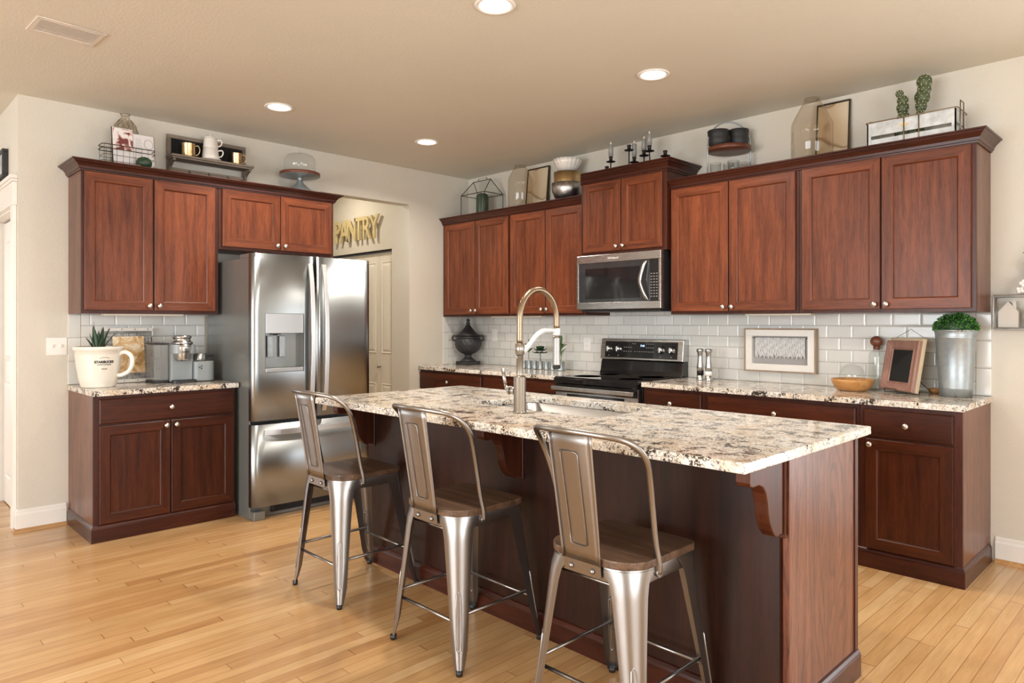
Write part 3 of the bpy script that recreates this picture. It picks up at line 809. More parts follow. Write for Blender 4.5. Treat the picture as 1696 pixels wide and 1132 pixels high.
# ------------------------------------------------------------------ countertops
def counter(label, x0, x1, y0, y1, rs, z1=0.914, th=0.032):
    mb = MB(); mb.prism(rrect(x0, x1, y0, y1, rs), z1 - th, z1)
    return tag(mb.build('countertop', 'granite', bevel=0.004), label, 'countertop')
counter('speckled granite countertop under the mug planter and coffee maker', 0.0005, 0.632, -3.503, -2.622, (0.001, 0.006, 0.004, 0.001))
counter('speckled granite countertop in the corner left of the range', 0.0005, 1.757, -0.632, -0.0005, 0.002)
counter('long speckled granite countertop right of the range', 2.541, 4.448, -0.632, -0.0005, (0.002, 0.006, 0.001, 0.001))

# ------------------------------------------------------------------ island
IX0, IX1, IY0, IY1, IZ = 1.948, 4.390, -2.772, -1.752, 0.925
HX0, HX1, HY0, HY1 = 2.72, 3.50, -2.325, -1.895
isl = thing('kitchen_island', 'dark brown kitchen island body with oak end panel and corbels', 'kitchen island', (3.18, -2.16, 0))
def IM(): return MB()
off = Vector((-3.18, -2.16 * -1, 0))
def ib(mb, name, mat, **kw):
    mb.v = [(v[0] - 3.18, v[1] + 2.16, v[2]) for v in mb.v]
    return mb.build(name, mat, isl, **kw)
FZ = IZ - 0.0325
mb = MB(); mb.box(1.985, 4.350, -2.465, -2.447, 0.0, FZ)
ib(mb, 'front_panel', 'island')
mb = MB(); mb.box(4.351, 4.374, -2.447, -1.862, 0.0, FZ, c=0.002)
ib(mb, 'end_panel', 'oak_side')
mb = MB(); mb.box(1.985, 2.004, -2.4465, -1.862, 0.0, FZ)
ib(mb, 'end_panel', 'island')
mb = MB(); mb.box(2.0045, 4.3505, -1.873, -1.862, 0.10, FZ); mb.box(2.0045, 4.3505, -2.4465, -1.8735, 0.10, 0.118)
ib(mb, 'back_frame', 'frame_v')
mb = MB(); mb.box(4.3745, 4.379, -1.8895, -1.862, 0.09, FZ)
ib(mb, 'corner_bead', 'frame_v')
for i in range(5):
    a = 2.03 + i * 0.462
    dm = door_mb(-(a + 0.45), -a, 1.8805, 0.118, 0.86)
    dm.v = [(-v[0], v[1] - 2 * 1.8805, v[2]) for v in dm.v]
    dm.v = [(v[0], -1.8610 - (v[1] + 1.8805), v[2]) for v in dm.v]
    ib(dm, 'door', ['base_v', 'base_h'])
pp = [(0.0005, 0.0), (0.016, 0.0), (0.016, 0.078), (0.013, 0.088), (0.007, 0.097), (0.0005, 0.100)]
mb = sweep(MB(), [(1.985, -1.92), (1.985, -2.465), (4.3745, -2.465), (4.3745, -1.862)], pp)
ib(mb, 'base_molding', 'crown')
cp = [(0, 0), (0.225, 0), (0.226, -0.040), (0.218, -0.052), (0.200, -0.057), (0.165, -0.056), (0.138, -0.066), (0.120, -0.088), (0.110, -0.120),
      (0.104, -0.155), (0.094, -0.185), (0.076, -0.212), (0.055, -0.232), (0.036, -0.238), (0.022, -0.232), (0.012, -0.236), (0, -0.238)]
for cx0, nm in ((2.008, 0), (3.160, 1), (4.322, 2)):
    mb = MB()
    mb.prism([(-2.4745 - a, FZ + b) for a, b in cp], cx0, cx0 + 0.045, 'x')
    mb.box(cx0 - 0.012, cx0 + 0.052, -2.4744, -2.4655, FZ - 0.250, FZ)
    ib(mb, 'corbel', 'base_v', bevel=0.004)
# island countertop with sink cut-out
mb = MB()
inner = rrect(HX0, HX1, HY0, HY1, 0.05, 6)
outer = [(IX0, IY0), (IX1, IY0), (IX1, IY1), (IX0, IY1)]
for z, up in ((IZ, 1), (IZ - 0.032, 0)):
    vs = [(x, y, z) for x, y in inner] + [(x, y, z) for x, y in outer]
    n = len(inner); k = 7; fs = []
    for q in range(4):
        for j in range(k - 1):
            fs.append((n + q, q * k + j, q * k + j + 1))
        fs.append((n + q, q * k + k - 1, ((q + 1) * k) % n, n + (q + 1) % 4))
    mb.add(vs, fs)
for poly in (inner, outer):
    n = len(poly)
    for j in range(n):
        a, b = poly[j], poly[(j + 1) % n]
        mb.quad((a[0], a[1], IZ - 0.032), (b[0], b[1], IZ - 0.032), (b[0], b[1], IZ), (a[0], a[1], IZ))
tag(mb.build('island_countertop', 'granite', bevel=0.004), 'large speckled granite island countertop with a cut-out for the sink', 'countertop')
# sink basin
sk = thing('undermount_sink', 'stainless steel undermount sink set into the island countertop', 'sink', ((HX0 + HX1) / 2, (HY0 + HY1) / 2, IZ - 0.24))
mb = MB(); cx, cy = (HX0 + HX1) / 2, (HY0 + HY1) / 2
def rr_ring(e, z, r): return [(x - cx, y - cy, z - (IZ - 0.24)) for x, y in rrect(HX0 - e, HX1 + e, HY0 - e, HY1 + e, r, 6)]
rg = [rr_ring(0.03, IZ - 0.0335, 0.07), rr_ring(-0.004, IZ - 0.0335, 0.05), rr_ring(-0.006, IZ - 0.20, 0.05), rr_ring(-0.02, IZ - 0.232, 0.05), rr_ring(-0.06, IZ - 0.236, 0.04)]
n = len(rg[0]); vs = [v for r in rg for v in r]
fs = [(r * n + j, r * n + (j + 1) % n, (r + 1) * n + (j + 1) % n, (r + 1) * n + j) for r in range(4) for j in range(n)]
fs.append(tuple(range(4 * n, 5 * n)))
mb.add(vs, fs, True)
mb.build('basin', 'sink_steel', sk)
mb = MB(); mb.lathe([(0.055, 0.0045), (0.055, 0.007), (0.045, 0.008), (0.042, 0.0055), (0.0001, 0.005)], (0, 0.04, 0.0), 24)
mb.build('drain', 'steel_bright', sk)
# faucet
fc = thing('kitchen_faucet', 'tall brushed nickel faucet with arched hose behind the sink', 'faucet', (3.155, -2.435, IZ))
mb = MB()
mb.lathe([(0.031, 0.0), (0.031, 0.006), (0.0275, 0.010), (0.0275, 0.158), (0.025, 0.162), (0.0165, 0.165), (0.0155, 0.168), (0.0155, 0.262)], n=28)
mb.build('body', 'bronze_nickel', fc)
mb = MB(); mb.lathe([(0.0155, 0.258), (0.0205, 0.260), (0.0205, 0.306), (0.0155, 0.308)], n=24)
mb.build('collar', 'bronze_nickel', fc)
arc = [(0, 0, 0.306), (0, 0, 0.36), (0, 0, 0.415)]
for j in range(1, 12):
    a = PI - PI * j / 12
    arc.append((0, 0.122 + 0.122 * math.cos(a), 0.415 + 0.135 * math.sin(a)))
arc += [(0, 0.244, 0.415), (0, 0.244, 0.372)]
MB().tube(spline(arc, 3), 0.0138, 16).build('hose', 'hose', fc)
mb = MB(); mb.lathe([(0.0145, 0.34), (0.0175, 0.342), (0.0175, 0.372), (0.0140, 0.374)], (0, 0.244, 0), 24)
mb.build('dock_ring', 'white_arm', fc)
mb = MB(); mb.lathe([(0.015, 0.339), (0.0165, 0.325), (0.0165, 0.235), (0.018, 0.205), (0.018, 0.198)], (0, 0.244, 0), 24)
sp = mb.build('spray_head', 'bronze_nickel', fc)
mb = MB(); mb.lathe([(0.0185, 0.1975), (0.0195, 0.192), (0.017, 0.184), (0.0001, 0.184)], (0, 0.244, 0), 24)
mb.build('nozzle', 'black', sp)
pts = spline([(0, 0.019, 0.275), (0, 0.05, 0.290), (0, 0.10, 0.335), (0, 0.15, 0.362), (0, 0.20, 0.366), (0, 0.2275, 0.362)], 5)
mb = MB()
for i in range(len(pts) - 1):
    a, b = pts[i], pts[i + 1]
    h = lambda k: 0.013 - 0.005 * k / (len(pts) - 1)
    ha, hb = h(i), h(i + 1); w = 0.008
    vs = [(-w, a.y, a.z - ha), (w, a.y, a.z - ha), (w, a.y, a.z + ha), (-w, a.y, a.z + ha), (-w, b.y, b.z - hb), (w, b.y, b.z - hb), (w, b.y, b.z + hb), (-w, b.y, b.z + hb)]
    mb.add(vs, [(0, 1, 5, 4), (1, 2, 6, 5), (2, 3, 7, 6), (3, 0, 4, 7)], True)
    if i == 0: mb.add(vs[:4], [(3, 2, 1, 0)])
    if i == len(pts) - 2: mb.add(vs[4:], [(0, 1, 2, 3)])
mb.build('support_arm', 'white_arm', fc)
mb = MB()
mb.cyl((-0.026, 0, 0.095), 0.0175, -0.030, 20, ax='x')
mb.cyl((-0.056, 0, 0.095), 0.0195, -0.010, 20, ax='x')
mb.tube([(-0.066, 0, 0.095), (-0.085, 0, 0.105), (-0.092, 0, 0.118)], [0.012, 0.009, 0.007], 12)
hb = mb.build('handle_stem', 'bronze_nickel', fc)
mb = MB(); mb.tube([(-0.088, 0, 0.108), (-0.100, 0, 0.150), (-0.110, 0, 0.190)], [0.006, 0.0085, 0.0075], 12)
mb.build('lever', 'bronze_nickel', hb)

# ------------------------------------------------------------------ recessed lights, vent
def can(label, x, y, power, loc_only=False):
    t = thing('recessed_light', label, 'ceiling light', (x, y, H))
    mb = MB(); mb.lathe([(0.093, -0.0005), (0.095, -0.004), (0.086, -0.008), (0.072, -0.006), (0.072, -0.0005)], n=40)
    mb.build('trim_ring', 'white', t)
    mb = MB(); mb.lathe([(0.0715, -0.0015), (0.0715, -0.003), (0.0001, -0.005)], n=40)
    mb.build('lens', 'lamp', t)
    l = bpy.data.lights.new('lamp', 'AREA'); l.shape = 'DISK'; l.size = 0.13; l.energy = power; l.color = (1.0, 0.91, 0.80)
    l.spread = math.radians(150)
    o = bpy.data.objects.new('lamp', l); C.objects.link(o); o.parent = t; o.location = (0, 0, -0.012)
    return t
M['lamp'] = emission('lamp_lens', (1.0, 0.9, 0.76, 1), 9.0)
can('recessed ceiling light at the top edge, nearest to the camera', 3.019, -2.458, 18)
can('recessed ceiling light to the right, above the microwave side', 3.020, -1.196, 17)
can('recessed ceiling light above the refrigerator front', 0.912, -2.470, 16)
can('smallest recessed ceiling light, nearest the far corner', 0.887, -1.210, 18)
pc = bpy.data.lights.new('passage_lamp', 'AREA'); pc.shape = 'DISK'; pc.size = 0.09; pc.energy = 9; pc.color = (1.0, 0.9, 0.74)
po = bpy.data.objects.new('passage_lamp', pc); C.objects.link(po); po.location = (-0.85, -1.28, 2.765)
vt = thing('ceiling_vent', 'white rectangular air vent in the ceiling at top left', 'vent', (1.315, -3.78, H), 0.05)
mb = MB()
mb.box(-0.112, 0.112, -0.148, -0.126, -0.006, -0.0005); mb.box(-0.112, 0.112, 0.126, 0.148, -0.006, -0.0005)
mb.box(-0.112, -0.082, -0.126, 0.126, -0.006, -0.0005); mb.box(0.082, 0.112, -0.126, 0.126, -0.006, -0.0005)
mb.build('vent_frame', 'vent', vt, bevel=0.002)
mb = MB()
for i in range(11):
    x = -0.078 + i * 0.0152
    mb.add([(x, -0.125, -0.0035), (x + 0.0158, -0.125, -0.006), (x + 0.0158, 0.125, -0.006), (x, 0.125, -0.0035)], [(0, 1, 2, 3)])
mb.build('louvres', 'vent', vt, solid=0.001)
# ------------------------------------------------------------------ refrigerator (local: faces +x, origin at wall line)
FR = thing('refrigerator', 'tall stainless steel french door refrigerator with ice and water dispenser', 'refrigerator', (0, -2.165, 0))
def fy(y): return y + 2.165
mb = MB(); mb.box(0.05, 0.770, -0.446, 0.452, 0.0, 1.762, c=0.004)
mb.build('cabinet_body', 'steel_side', FR)
mb = MB(); mb.box(0.771, 0.782, -0.440, 0.446, 0.085, 1.755)
mb.build('gasket', 'black', FR)
mb = MB(); mb.box(0.60, 0.835, -0.440, -0.352, 1.763, 1.793, c=0.004); mb.box(0.60, 0.835, 0.36, 0.446, 1.763, 1.793, c=0.004)
mb.box(0.60, 0.70, -0.352, 0.36, 1.763, 1.779, c=0.002)
mb.build('hinge_cover', 'steel_side', FR)
mb = MB(); mb.box(0.7705, 0.795, -0.30, 0.40, 0.03, 0.082)
for i in range(12): mb.box(0.7955, 0.799, -0.28, 0.38, 0.034 + i * 0.0038, 0.0355 + i * 0.0038)
mb.build('grille', 'black', FR)
for ya, yb in ((-0.446, -0.365), (0.375, 0.452)):
    mb = MB(); mb.box(0.7705, 0.838, ya, yb, 0.0, 0.058, c=0.006); mb.build('foot_cover', 'steel_side', FR)
def curved(y0, y1, z0, z1, xb, xf, bow, hole=None, n=16):
    """door slab with a gently bowed front; hole = (ya, yb, za, zb)"""
    mb = MB()
    ys = [y0 + (y1 - y0) * i / n for i in range(n + 1)]
    zs = [z0, z1]
    if hole:
        ys = sorted(set([y for y in ys if min(abs(y - hole[0]), abs(y - hole[1])) > 0.01] + [hole[0], hole[1]])); zs = [z0, hole[2], hole[3], z1]
    def X(y):
        t = (y - y0) / (y1 - y0) * 2 - 1
        return xf + bow * (1 - (y / 0.457) ** 2) - (0.012 * max(0, (abs(t) - 0.96) / 0.04) ** 2)
    for k in range(len(zs) - 1):
        for i in range(len(ys) - 1):
            if hole and k == 1 and ys[i] >= hole[0] - 1e-6 and ys[i + 1] <= hole[1] + 1e-6: continue
            mb.add([(X(ys[i]), ys[i], zs[k]), (X(ys[i + 1]), ys[i + 1], zs[k]), (X(ys[i + 1]), ys[i + 1], zs[k + 1]), (X(ys[i]), ys[i], zs[k + 1])], [(0, 1, 2, 3)], True)
    for z in (z0, z1):
        for i in range(len(ys) - 1):
            mb.add([(xb, ys[i], z), (xb, ys[i + 1], z), (X(ys[i + 1]), ys[i + 1], z), (X(ys[i]), ys[i], z)], [(0, 1, 2, 3)])
    for y in (y0, y1):
        for k in range(len(zs) - 1):
            mb.add([(xb, y, zs[k]), (X(y), y, zs[k]), (X(y), y, zs[k + 1]), (xb, y, zs[k + 1])], [(0, 1, 2, 3)])
    mb.add([(xb, y0, z0), (xb, y1, z0), (xb, y1, z1), (xb, y0, z1)], [(0, 1, 2, 3)])
    return mb, X
dl, XL = curved(-0.457, -0.004, 0.665, 1.790, 0.783, 0.834, 0.022, hole=(-0.369, -0.093, 0.988, 1.388))
DL = dl.build('left_door', 'steel', FR)
dr, XR = curved(0.004, 0.457, 0.665, 1.790, 0.783, 0.834, 0.022)
DR = dr.build('right_door', 'steel', FR)
dw, XD = curved(-0.457, 0.457, 0.088, 0.640, 0.783, 0.836, 0.020, n=20)
DW = dw.build('freezer_drawer', 'steel', FR)
# dispenser
mb = MB(); mb.box(0.805, 0.849, -0.3685, -0.0935, 1.252, 1.3875, c=0.002)
mb.build('dispenser_panel', 'sink_steel', DL)
mb = MB()
a, b, z0, z1 = -0.3685, -0.0935, 1.018, 1.2515
mb.quad((0.790, a, z0), (0.790, b, z0), (0.790, b, z1), (0.790, a, z1))
mb.quad((0.790, a, z0), (0.847, a, z0), (0.847, a, z1), (0.790, a, z1))
mb.quad((0.790, b, z0), (0.847, b, z0), (0.847, b, z1), (0.790, b, z1))
mb.quad((0.790, a, z0), (0.847, a, z0), (0.847, b, z0), (0.790, b, z0))
mb.quad((0.790, a, z1), (0.847, a, z1), (0.847, b, z1), (0.790, b, z1))
mb.build('dispenser_cavity', 'steel_side', DL)
mb = MB(); mb.box(0.792, 0.850, -0.3685, -0.0935, 0.9885, 1.017, c=0.003)
mb.build('drip_tray', 'sink_steel', DL)
mb = MB()
for yy in (-0.318, -0.232):
    mb.box(0.806, 0.814, yy - 0.021, yy + 0.021, 1.090, 1.235, c=0.003)
    mb.box(0.8145, 0.817, yy - 0.014, yy + 0.014, 1.110, 1.225, c=0.001)
mb.build('dispenser_paddles', 'galv', DL)
mb = MB(); mb.tube([(0.800, -0.275, 1.25), (0.800, -0.275, 1.238)], 0.012, 12); mb.box(0.796, 0.81, -0.31, -0.24, 1.243, 1.2505)
mb.build('spout', 'black', DL)
mb = MB()
for i in range(6): mb.box(0.8482, 0.8487, -0.335 + i * 0.038, -0.320 + i * 0.038, 1.272, 1.276)
mb.build('button_marks', 'grey_card', DL)
# handles: flat bars that bow out
def bar_handle(pts, w, t, horiz):
    mb = MB(); P = spline(pts, 5)
    for i in range(len(P) - 1):
        a, b = P[i], P[i + 1]
        if horiz: A = [(a.x - t, a.y, a.z - w), (a.x + t, a.y, a.z - w), (a.x + t, a.y, a.z + w), (a.x - t, a.y, a.z + w)]; B = [(b.x - t, b.y, b.z - w), (b.x + t, b.y, b.z - w), (b.x + t, b.y, b.z + w), (b.x - t, b.y, b.z + w)]
        else: A = [(a.x - t, a.y - w, a.z), (a.x + t, a.y - w, a.z), (a.x + t, a.y + w, a.z), (a.x - t, a.y + w, a.z)]; B = [(b.x - t, b.y - w, b.z), (b.x + t, b.y - w, b.z), (b.x + t, b.y + w, b.z), (b.x - t, b.y + w, b.z)]
        mb.add(A + B, [(0, 1, 5, 4), (1, 2, 6, 5), (2, 3, 7, 6), (3, 0, 4, 7)])
        if i == 0: mb.add(A, [(3, 2, 1, 0)])
        if i == len(P) - 2: mb.add(B, [(0, 1, 2, 3)])
    return mb
for y, par in ((-0.050, DL), (0.056, DR)):
    bar_handle([(0.862, y, 1.738), (0.888, y, 1.60), (0.905, y, 1.40), (0.910, y, 1.20), (0.905, y, 1.00), (0.888, y, 0.80), (0.862, y, 0.70)], 0.0155, 0.007, False).build('handle', 'handle_steel', par, bevel=0.002)
bar_handle([(0.862, -0.385, 0.588), (0.893, -0.25, 0.588), (0.905, 0.0, 0.588), (0.893, 0.25, 0.588), (0.862, 0.385, 0.588)], 0.018, 0.008, True).build('handle', 'handle_steel', DW, bevel=0.002)
def place(mb, mat4, name, mat, parent):
    mb.xf(mat4); return mb.build(name, mat, parent)
RX = Matrix(((0, 0, 1, 0), (1, 0, 0, 0), (0, 1, 0, 0), (0, 0, 0, 1)))   # text x->y, y->z, z->x  (faces +x)
RY = Matrix(((1, 0, 0, 0), (0, 0, -1, 0), (0, 1, 0, 0), (0, 0, 0, 1)))  # text x->x, y->z, z->-y (faces -y)
place(text_mb('Whirlpool', 0.030, 0.0006), Matrix.Translation((XR(0.31) + 0.0008, 0.355, 1.716)) @ RX, 'logo', 'plate_white', DR)

# ------------------------------------------------------------------ microwave (faces -y)
MW = thing('microwave', 'stainless steel over-the-range microwave with tinted glass door', 'microwave', (2.173, 0, 1.422))
w = 0.387
mb = MB(); mb.box(-w, w, -0.385, -0.0095, 0.0, 0.4225, c=0.002)
mb.build('casing', 'black', MW)
mb = MB()
mb.box(-w, w, -0.420, -0.3855, 0.362, 0.4215, c=0.002)
mb.box(-w, w, -0.420, -0.3855, 0.006, 0.058, c=0.002)
mb.box(-w, -w + 0.016, -0.420, -0.3855, 0.0585, 0.3615, c=0.001); mb.box(w - 0.018, w, -0.420, -0.3855, 0.0585, 0.3615, c=0.001)
mb.build('door_frame', 'steel_x', MW)
mb = MB(); mb.box(-w + 0.0165, 0.292, -0.4165, -0.3855, 0.0588, 0.3612, c=0.001)
win = mb.build('window', 'dark_glass', MW)
mb = MB(); mb.box(-0.305, 0.205, -0.4175, -0.4167, 0.085, 0.318)
mb.build('inner_screen', 'black_gloss', win)
mb = MB(); mb.box(0.2925, w - 0.0185, -0.4165, -0.3855, 0.0588, 0.3612, c=0.001)
cpn = mb.build('control_panel', 'black_gloss', MW)
mb = MB()
for r in range(9):
    for c in range(3):
        mb.box(0.300 + c * 0.023, 0.312 + c * 0.023, -0.4172, -0.4168, 0.090 + r * 0.0205, 0.0945 + r * 0.0205)
mb.build('buttons', 'grey_card', cpn)
mb = MB(); mb.box(0.300, 0.360, -0.4175, -0.4168, 0.290, 0.330)
mb.build('display', 'chalk', cpn)
mb = MB(); P = spline([(0.262, -0.424, 0.350), (0.246, -0.440, 0.300), (0.228, -0.450, 0.22), (0.236, -0.450, 0.17), (0.262, -0.440, 0.10), (0.275, -0.424, 0.066)], 5)
for i in range(len(P) - 1):
    a, b = P[i], P[i + 1]; hw = 0.013
    A = [(a.x - hw, a.y - 0.004, a.z), (a.x + hw, a.y - 0.004, a.z), (a.x + hw, a.y + 0.004, a.z), (a.x - hw, a.y + 0.004, a.z)]
    B = [(b.x - hw, b.y - 0.004, b.z), (b.x + hw, b.y - 0.004, b.z), (b.x + hw, b.y + 0.004, b.z), (b.x - hw, b.y + 0.004, b.z)]
    mb.add(A + B, [(0, 1, 5, 4), (1, 2, 6, 5), (2, 3, 7, 6), (3, 0, 4, 7)], True)
    if i == 0: mb.add(A, [(3, 2, 1, 0)])
    if i == len(P) - 2: mb.add(B, [(0, 1, 2, 3)])
mb.build('handle', 'steel_bright', MW)
place(text_mb('Whirlpool', 0.024, 0.0006), Matrix.Translation((-0.035, -0.4205, 0.391)) @ RY, 'logo', 'plate_white', MW)
mb = MB(); mb.box(-w + 0.03, w - 0.02, -0.40, -0.05, -0.014, -0.0005, c=0.003)
mb.build('bottom_vent', 'black', MW)

# ------------------------------------------------------------------ range (faces -y)
RG = thing('range', 'black and stainless steel electric range with glass cooktop', 'range', (2.147, 0, 0))
w = 0.384
mb = MB(); mb.box(-w, w, -0.600, -0.0105, 0.0, 0.893, c=0.002)
mb.build('body', 'black', RG)
mb = MB(); mb.box(-w - 0.0005, w + 0.0005, -0.655, -0.075, 0.8935, 0.915, c=0.005)
mb.box(-w, w, -0.668, -0.6555, 0.866, 0.908, c=0.006)
ct = mb.build('cooktop', 'black_gloss', RG)
for (x, y, r) in ((-0.2, -0.48, 0.11), (0.2, -0.48, 0.09), (-0.2, -0.22, 0.08), (0.2, -0.22, 0.10)):
    mb = MB(); mb.lathe([(r, 0.0002), (r, 0.0005), (r - 0.003, 0.0005), (r - 0.003, 0.0002)], (x, y, 0.915), 40); mb.build('burner_ring', 'iron', ct)
mb = MB(); mb.box(-w + 0.004, w - 0.004, -0.650, -0.6005, 0.19, 0.862, c=0.004)
od = mb.build('oven_door', 'steel_x', RG)
mb = MB(); mb.box(-0.265, 0.265, -0.6515, -0.6503, 0.34, 0.79)
mb.build('oven_window', 'black_gloss', od)
mb = MB(); mb.box(-w + 0.004, w - 0.004, -0.6545, -0.6503, 0.800, 0.861)
mb.build('door_top_trim', 'black_gloss', od)
mb = MB(); mb.box(-w + 0.006, w - 0.006, -0.708, -0.692, 0.817, 0.848, c=0.005)
mb.box(-w + 0.03, -w + 0.06, -0.692, -0.655, 0.822, 0.843); mb.box(w - 0.06, w - 0.03, -0.692, -0.655, 0.822, 0.843)
mb.build('handle', 'steel_bright', od)
mb = MB(); mb.box(-w + 0.004, w - 0.004, -0.645, -0.6005, 0.03, 0.18, c=0.004)
mb.build('storage_drawer', 'steel_x', RG)
mb = MB(); mb.prism([(-0.105, 0.9155), (-0.0105, 0.9155), (-0.0105, 1.028), (-0.070, 1.028), (-0.078, 1.02), (-0.090, 0.95)], -w, w, 'x')
mb.build('rear_guard', 'black_gloss', RG, bevel=0.003)
mb = MB(); mb.prism([(-0.092, 1.029), (-0.0105, 1.029), (-0.0105, 1.190), (-0.060, 1.196), (-0.072, 1.190)], -w - 0.004, w + 0.004, 'x')
cp_ = mb.build('control_console', 'steel_x', RG, bevel=0.006)
# sloped face plane of the console: from (-0.092,1.029) to (-0.072,1.190)
def fpt(x, s, out):
    y = -0.092 + 0.020 * s; z = 1.029 + 0.161 * s
    return (x, y - out * 0.992, z + out * 0.123)
mb = MB()
A = [fpt(-0.340, 0.10, 0.0008), fpt(0.338, 0.10, 0.0008), fpt(0.338, 0.90, 0.0008), fpt(-0.340, 0.90, 0.0008)]
B = [fpt(-0.340, 0.10, 0.0035), fpt(0.338, 0.10, 0.0035), fpt(0.338, 0.90, 0.0035), fpt(-0.340, 0.90, 0.0035)]
mb.add(A + B, [(0, 1, 2, 3), (7, 6, 5, 4), (0, 4, 5, 1), (1, 5, 6, 2), (2, 6, 7, 3), (3, 7, 4, 0)])
gp = mb.build('control_glass', 'black_gloss', cp_)
for x in (-0.300, -0.206, 0.196, 0.288):
    c = fpt(x, 0.53, 0.0042)
    mb = MB(); mb.lathe([(0.031, 0), (0.031, 0.003), (0.024, 0.006), (0.021, 0.022), (0.019, 0.025), (0.0001, 0.025)], c, 24, ax='-y')
    mb.box(c[0] - 0.006, c[0] + 0.006, c[1] - 0.033, c[1] - 0.0255, c[2] - 0.021, c[2] + 0.021, c=0.002)
    mb.build('burner_knob', 'steel_bright', cp_)
mb = MB()
for r, (xs, s) in enumerate((((-0.150, -0.128, -0.106, -0.084), 0.62), ((-0.150, -0.128, -0.106, -0.084), 0.42), ((-0.045, -0.02, 0.0, 0.02, 0.04), 0.42), ((-0.07, -0.05), 0.8), ((0.06, 0.08, 0.1, 0.12), 0.8), ((0.06, 0.08, 0.1, 0.12), 0.62), ((0.06, 0.08, 0.1, 0.12), 0.42), ((-0.30, -0.206, 0.196, 0.288), 0.2))):
    for x in xs:
        c = fpt(x, s, 0.004); mb.box(c[0] - 0.005, c[0] + 0.005, c[1] - 0.0003, c[1], c[2] - 0.002, c[2] + 0.002)
mb.build('control_marks', 'grey_card', cp_)
M['lcd'] = emission('blue_display_digits', (0.35, 0.6, 1.0, 1), 2.5)
t_ = text_mb('7:10', 0.022, 0.0003); c = fpt(0.022, 0.70, 0.0042)
place(t_, Matrix.Translation(c) @ RY, 'clock_digits', 'lcd', cp_)

# ------------------------------------------------------------------ counter stools
ST = thing('counter_stool', 'leftmost gunmetal counter stool, the one nearest the refrigerator', 'stool', (2.270, -2.722, 0), group='metal counter stools along the island')
sc_ = Vector((0.007, -0.030))       # seat centre
q = 0.186
seat_poly = rrect(sc_.x - q, sc_.x + q, sc_.y - q, sc_.y + q, (0.105, 0.105, 0.040, 0.040), 8)
mb = MB(); mb.prism(seat_poly, 0.577, 0.602)
mb.build('seat', 'seat_wood', ST, bevel=0.004)
q2 = 0.178
def ring_mb(poly, z0, z1, t):
    mb = MB(); n = len(poly); cx, cy = sc_
    inn = [(cx + (x - cx) * (1 - t / 0.18), cy + (y - cy) * (1 - t / 0.18)) for x, y in poly]
    vs = [(x, y, z0) for x, y in poly] + [(x, y, z1) for x, y in poly] + [(x, y, z1) for x, y in inn] + [(x, y, z0) for x, y in inn]
    fs = [(r * n + j, r * n + (j + 1) % n, ((r + 1) % 4) * n + (j + 1) % n, ((r + 1) % 4) * n + j) for r in range(4) for j in range(n)]
    mb.add(vs, fs, True); return mb
fp = rrect(sc_.x - q2, sc_.x + q2, sc_.y - q2, sc_.y + q2, (0.098, 0.098, 0.036, 0.036), 8)
ring_mb(fp, 0.532, 0.5765, 0.004).build('seat_frame', 'gun', ST, bevel=0.001)
for sx in (-1, 1):
    for sy in (-1, 1):
        rt = 0.098 if sy < 0 else 0.036
        top = Vector((sc_.x + sx * 0.1795, sc_.y + sy * 0.1795, 0.570))
        bot = Vector((sx * 0.222, sy * 0.228, 0.012))
        mb = MB(); secs = []
        NZ = 14
        for i in range(NZ + 1):
            t = i / NZ
            z = top.z + (bot.z - top.z) * t
            cx = top.x + (bot.x - top.x) * (t ** 1.08); cy = top.y + (bot.y - top.y) * (t ** 1.08)
            arm = 0.041 + 0.045 * (1 - t) ** 1.3 if t < 0.87 else 0.0442 + (0.024 - 0.0442) * (t - 0.87) / 0.13
            if t < 0.12: arm += 0.028 * (1 - t / 0.12) ** 2
            rad = min(arm * 0.85, rt * (1 - t) + 0.016 * t)
            # L-section with a rounded corner, opening towards the middle of the stool
            pts = [(0, arm)]
            for j in range(9):
                a = PI / 2 * j / 8
                pts.append((rad - rad * math.cos(a), rad - rad * math.sin(a)))
            pts.append((arm, 0))
            secs.append([(cx - sx * u, cy - sy * v, z) for u, v in pts])
        k = len(secs[0]); vs = [p for s_ in secs for p in s_]
        fs = [(r * k + j, r * k + j + 1, (r + 1) * k + j + 1, (r + 1) * k + j) for r in range(NZ) for j in range(k - 1)]
        mb.add(vs, fs, True)
        # pressed bead down the outside corner
        def corner(t, o):
            cx = top.x + (bot.x - top.x) * (t ** 1.08); cy = top.y + (bot.y - top.y) * (t ** 1.08)
            rad = min((0.041 + 0.045 * (1 - t) ** 1.3) * 0.85, rt * (1 - t) + 0.016 * t)
            dd = rad * 0.293
            return Vector((cx - sx * (dd - o), cy - sy * (dd - o), top.z + (bot.z - top.z) * t))
        side = Vector((sx, -sy, 0)).normalized()
        ring = []
        for t, wd in ((0.48, 0.0), (0.50, 0.008), (0.6, 0.010), (0.7, 0.010), (0.8, 0.009), (0.855, 0.007), (0.87, 0.0)):
            ring.append((t, wd))
        loop = [corner(t, -0.001) + side * w_ for t, w_ in ring] + [corner(t, -0.001) - side * w_ for t, w_ in ring[::-1][1:-1]]
        mb.tube(loop, 0.0034, 6, closed=True)
        lg = mb.build('leg', 'gun', ST, solid=0.0)
        fb = MB(); cc = bot + Vector((-sx * 0.009, -sy * 0.009, 0))
        fb.cyl((cc.x, cc.y, 0.0005), 0.0125, 0.020, 14, r2=0.0135)
        fb.build('rubber_foot', 'black', lg)
def legpt(sx, sy, z, ins=0.016):
    t = (0.570 - z) / 0.558
    tx, ty = sc_.x + sx * 0.1795, sc_.y + sy * 0.1795
    return Vector((tx + (sx * 0.222 - tx) * t ** 1.08 - sx * ins, ty + (sy * 0.228 - ty) * t ** 1.08 - sy * ins, z))
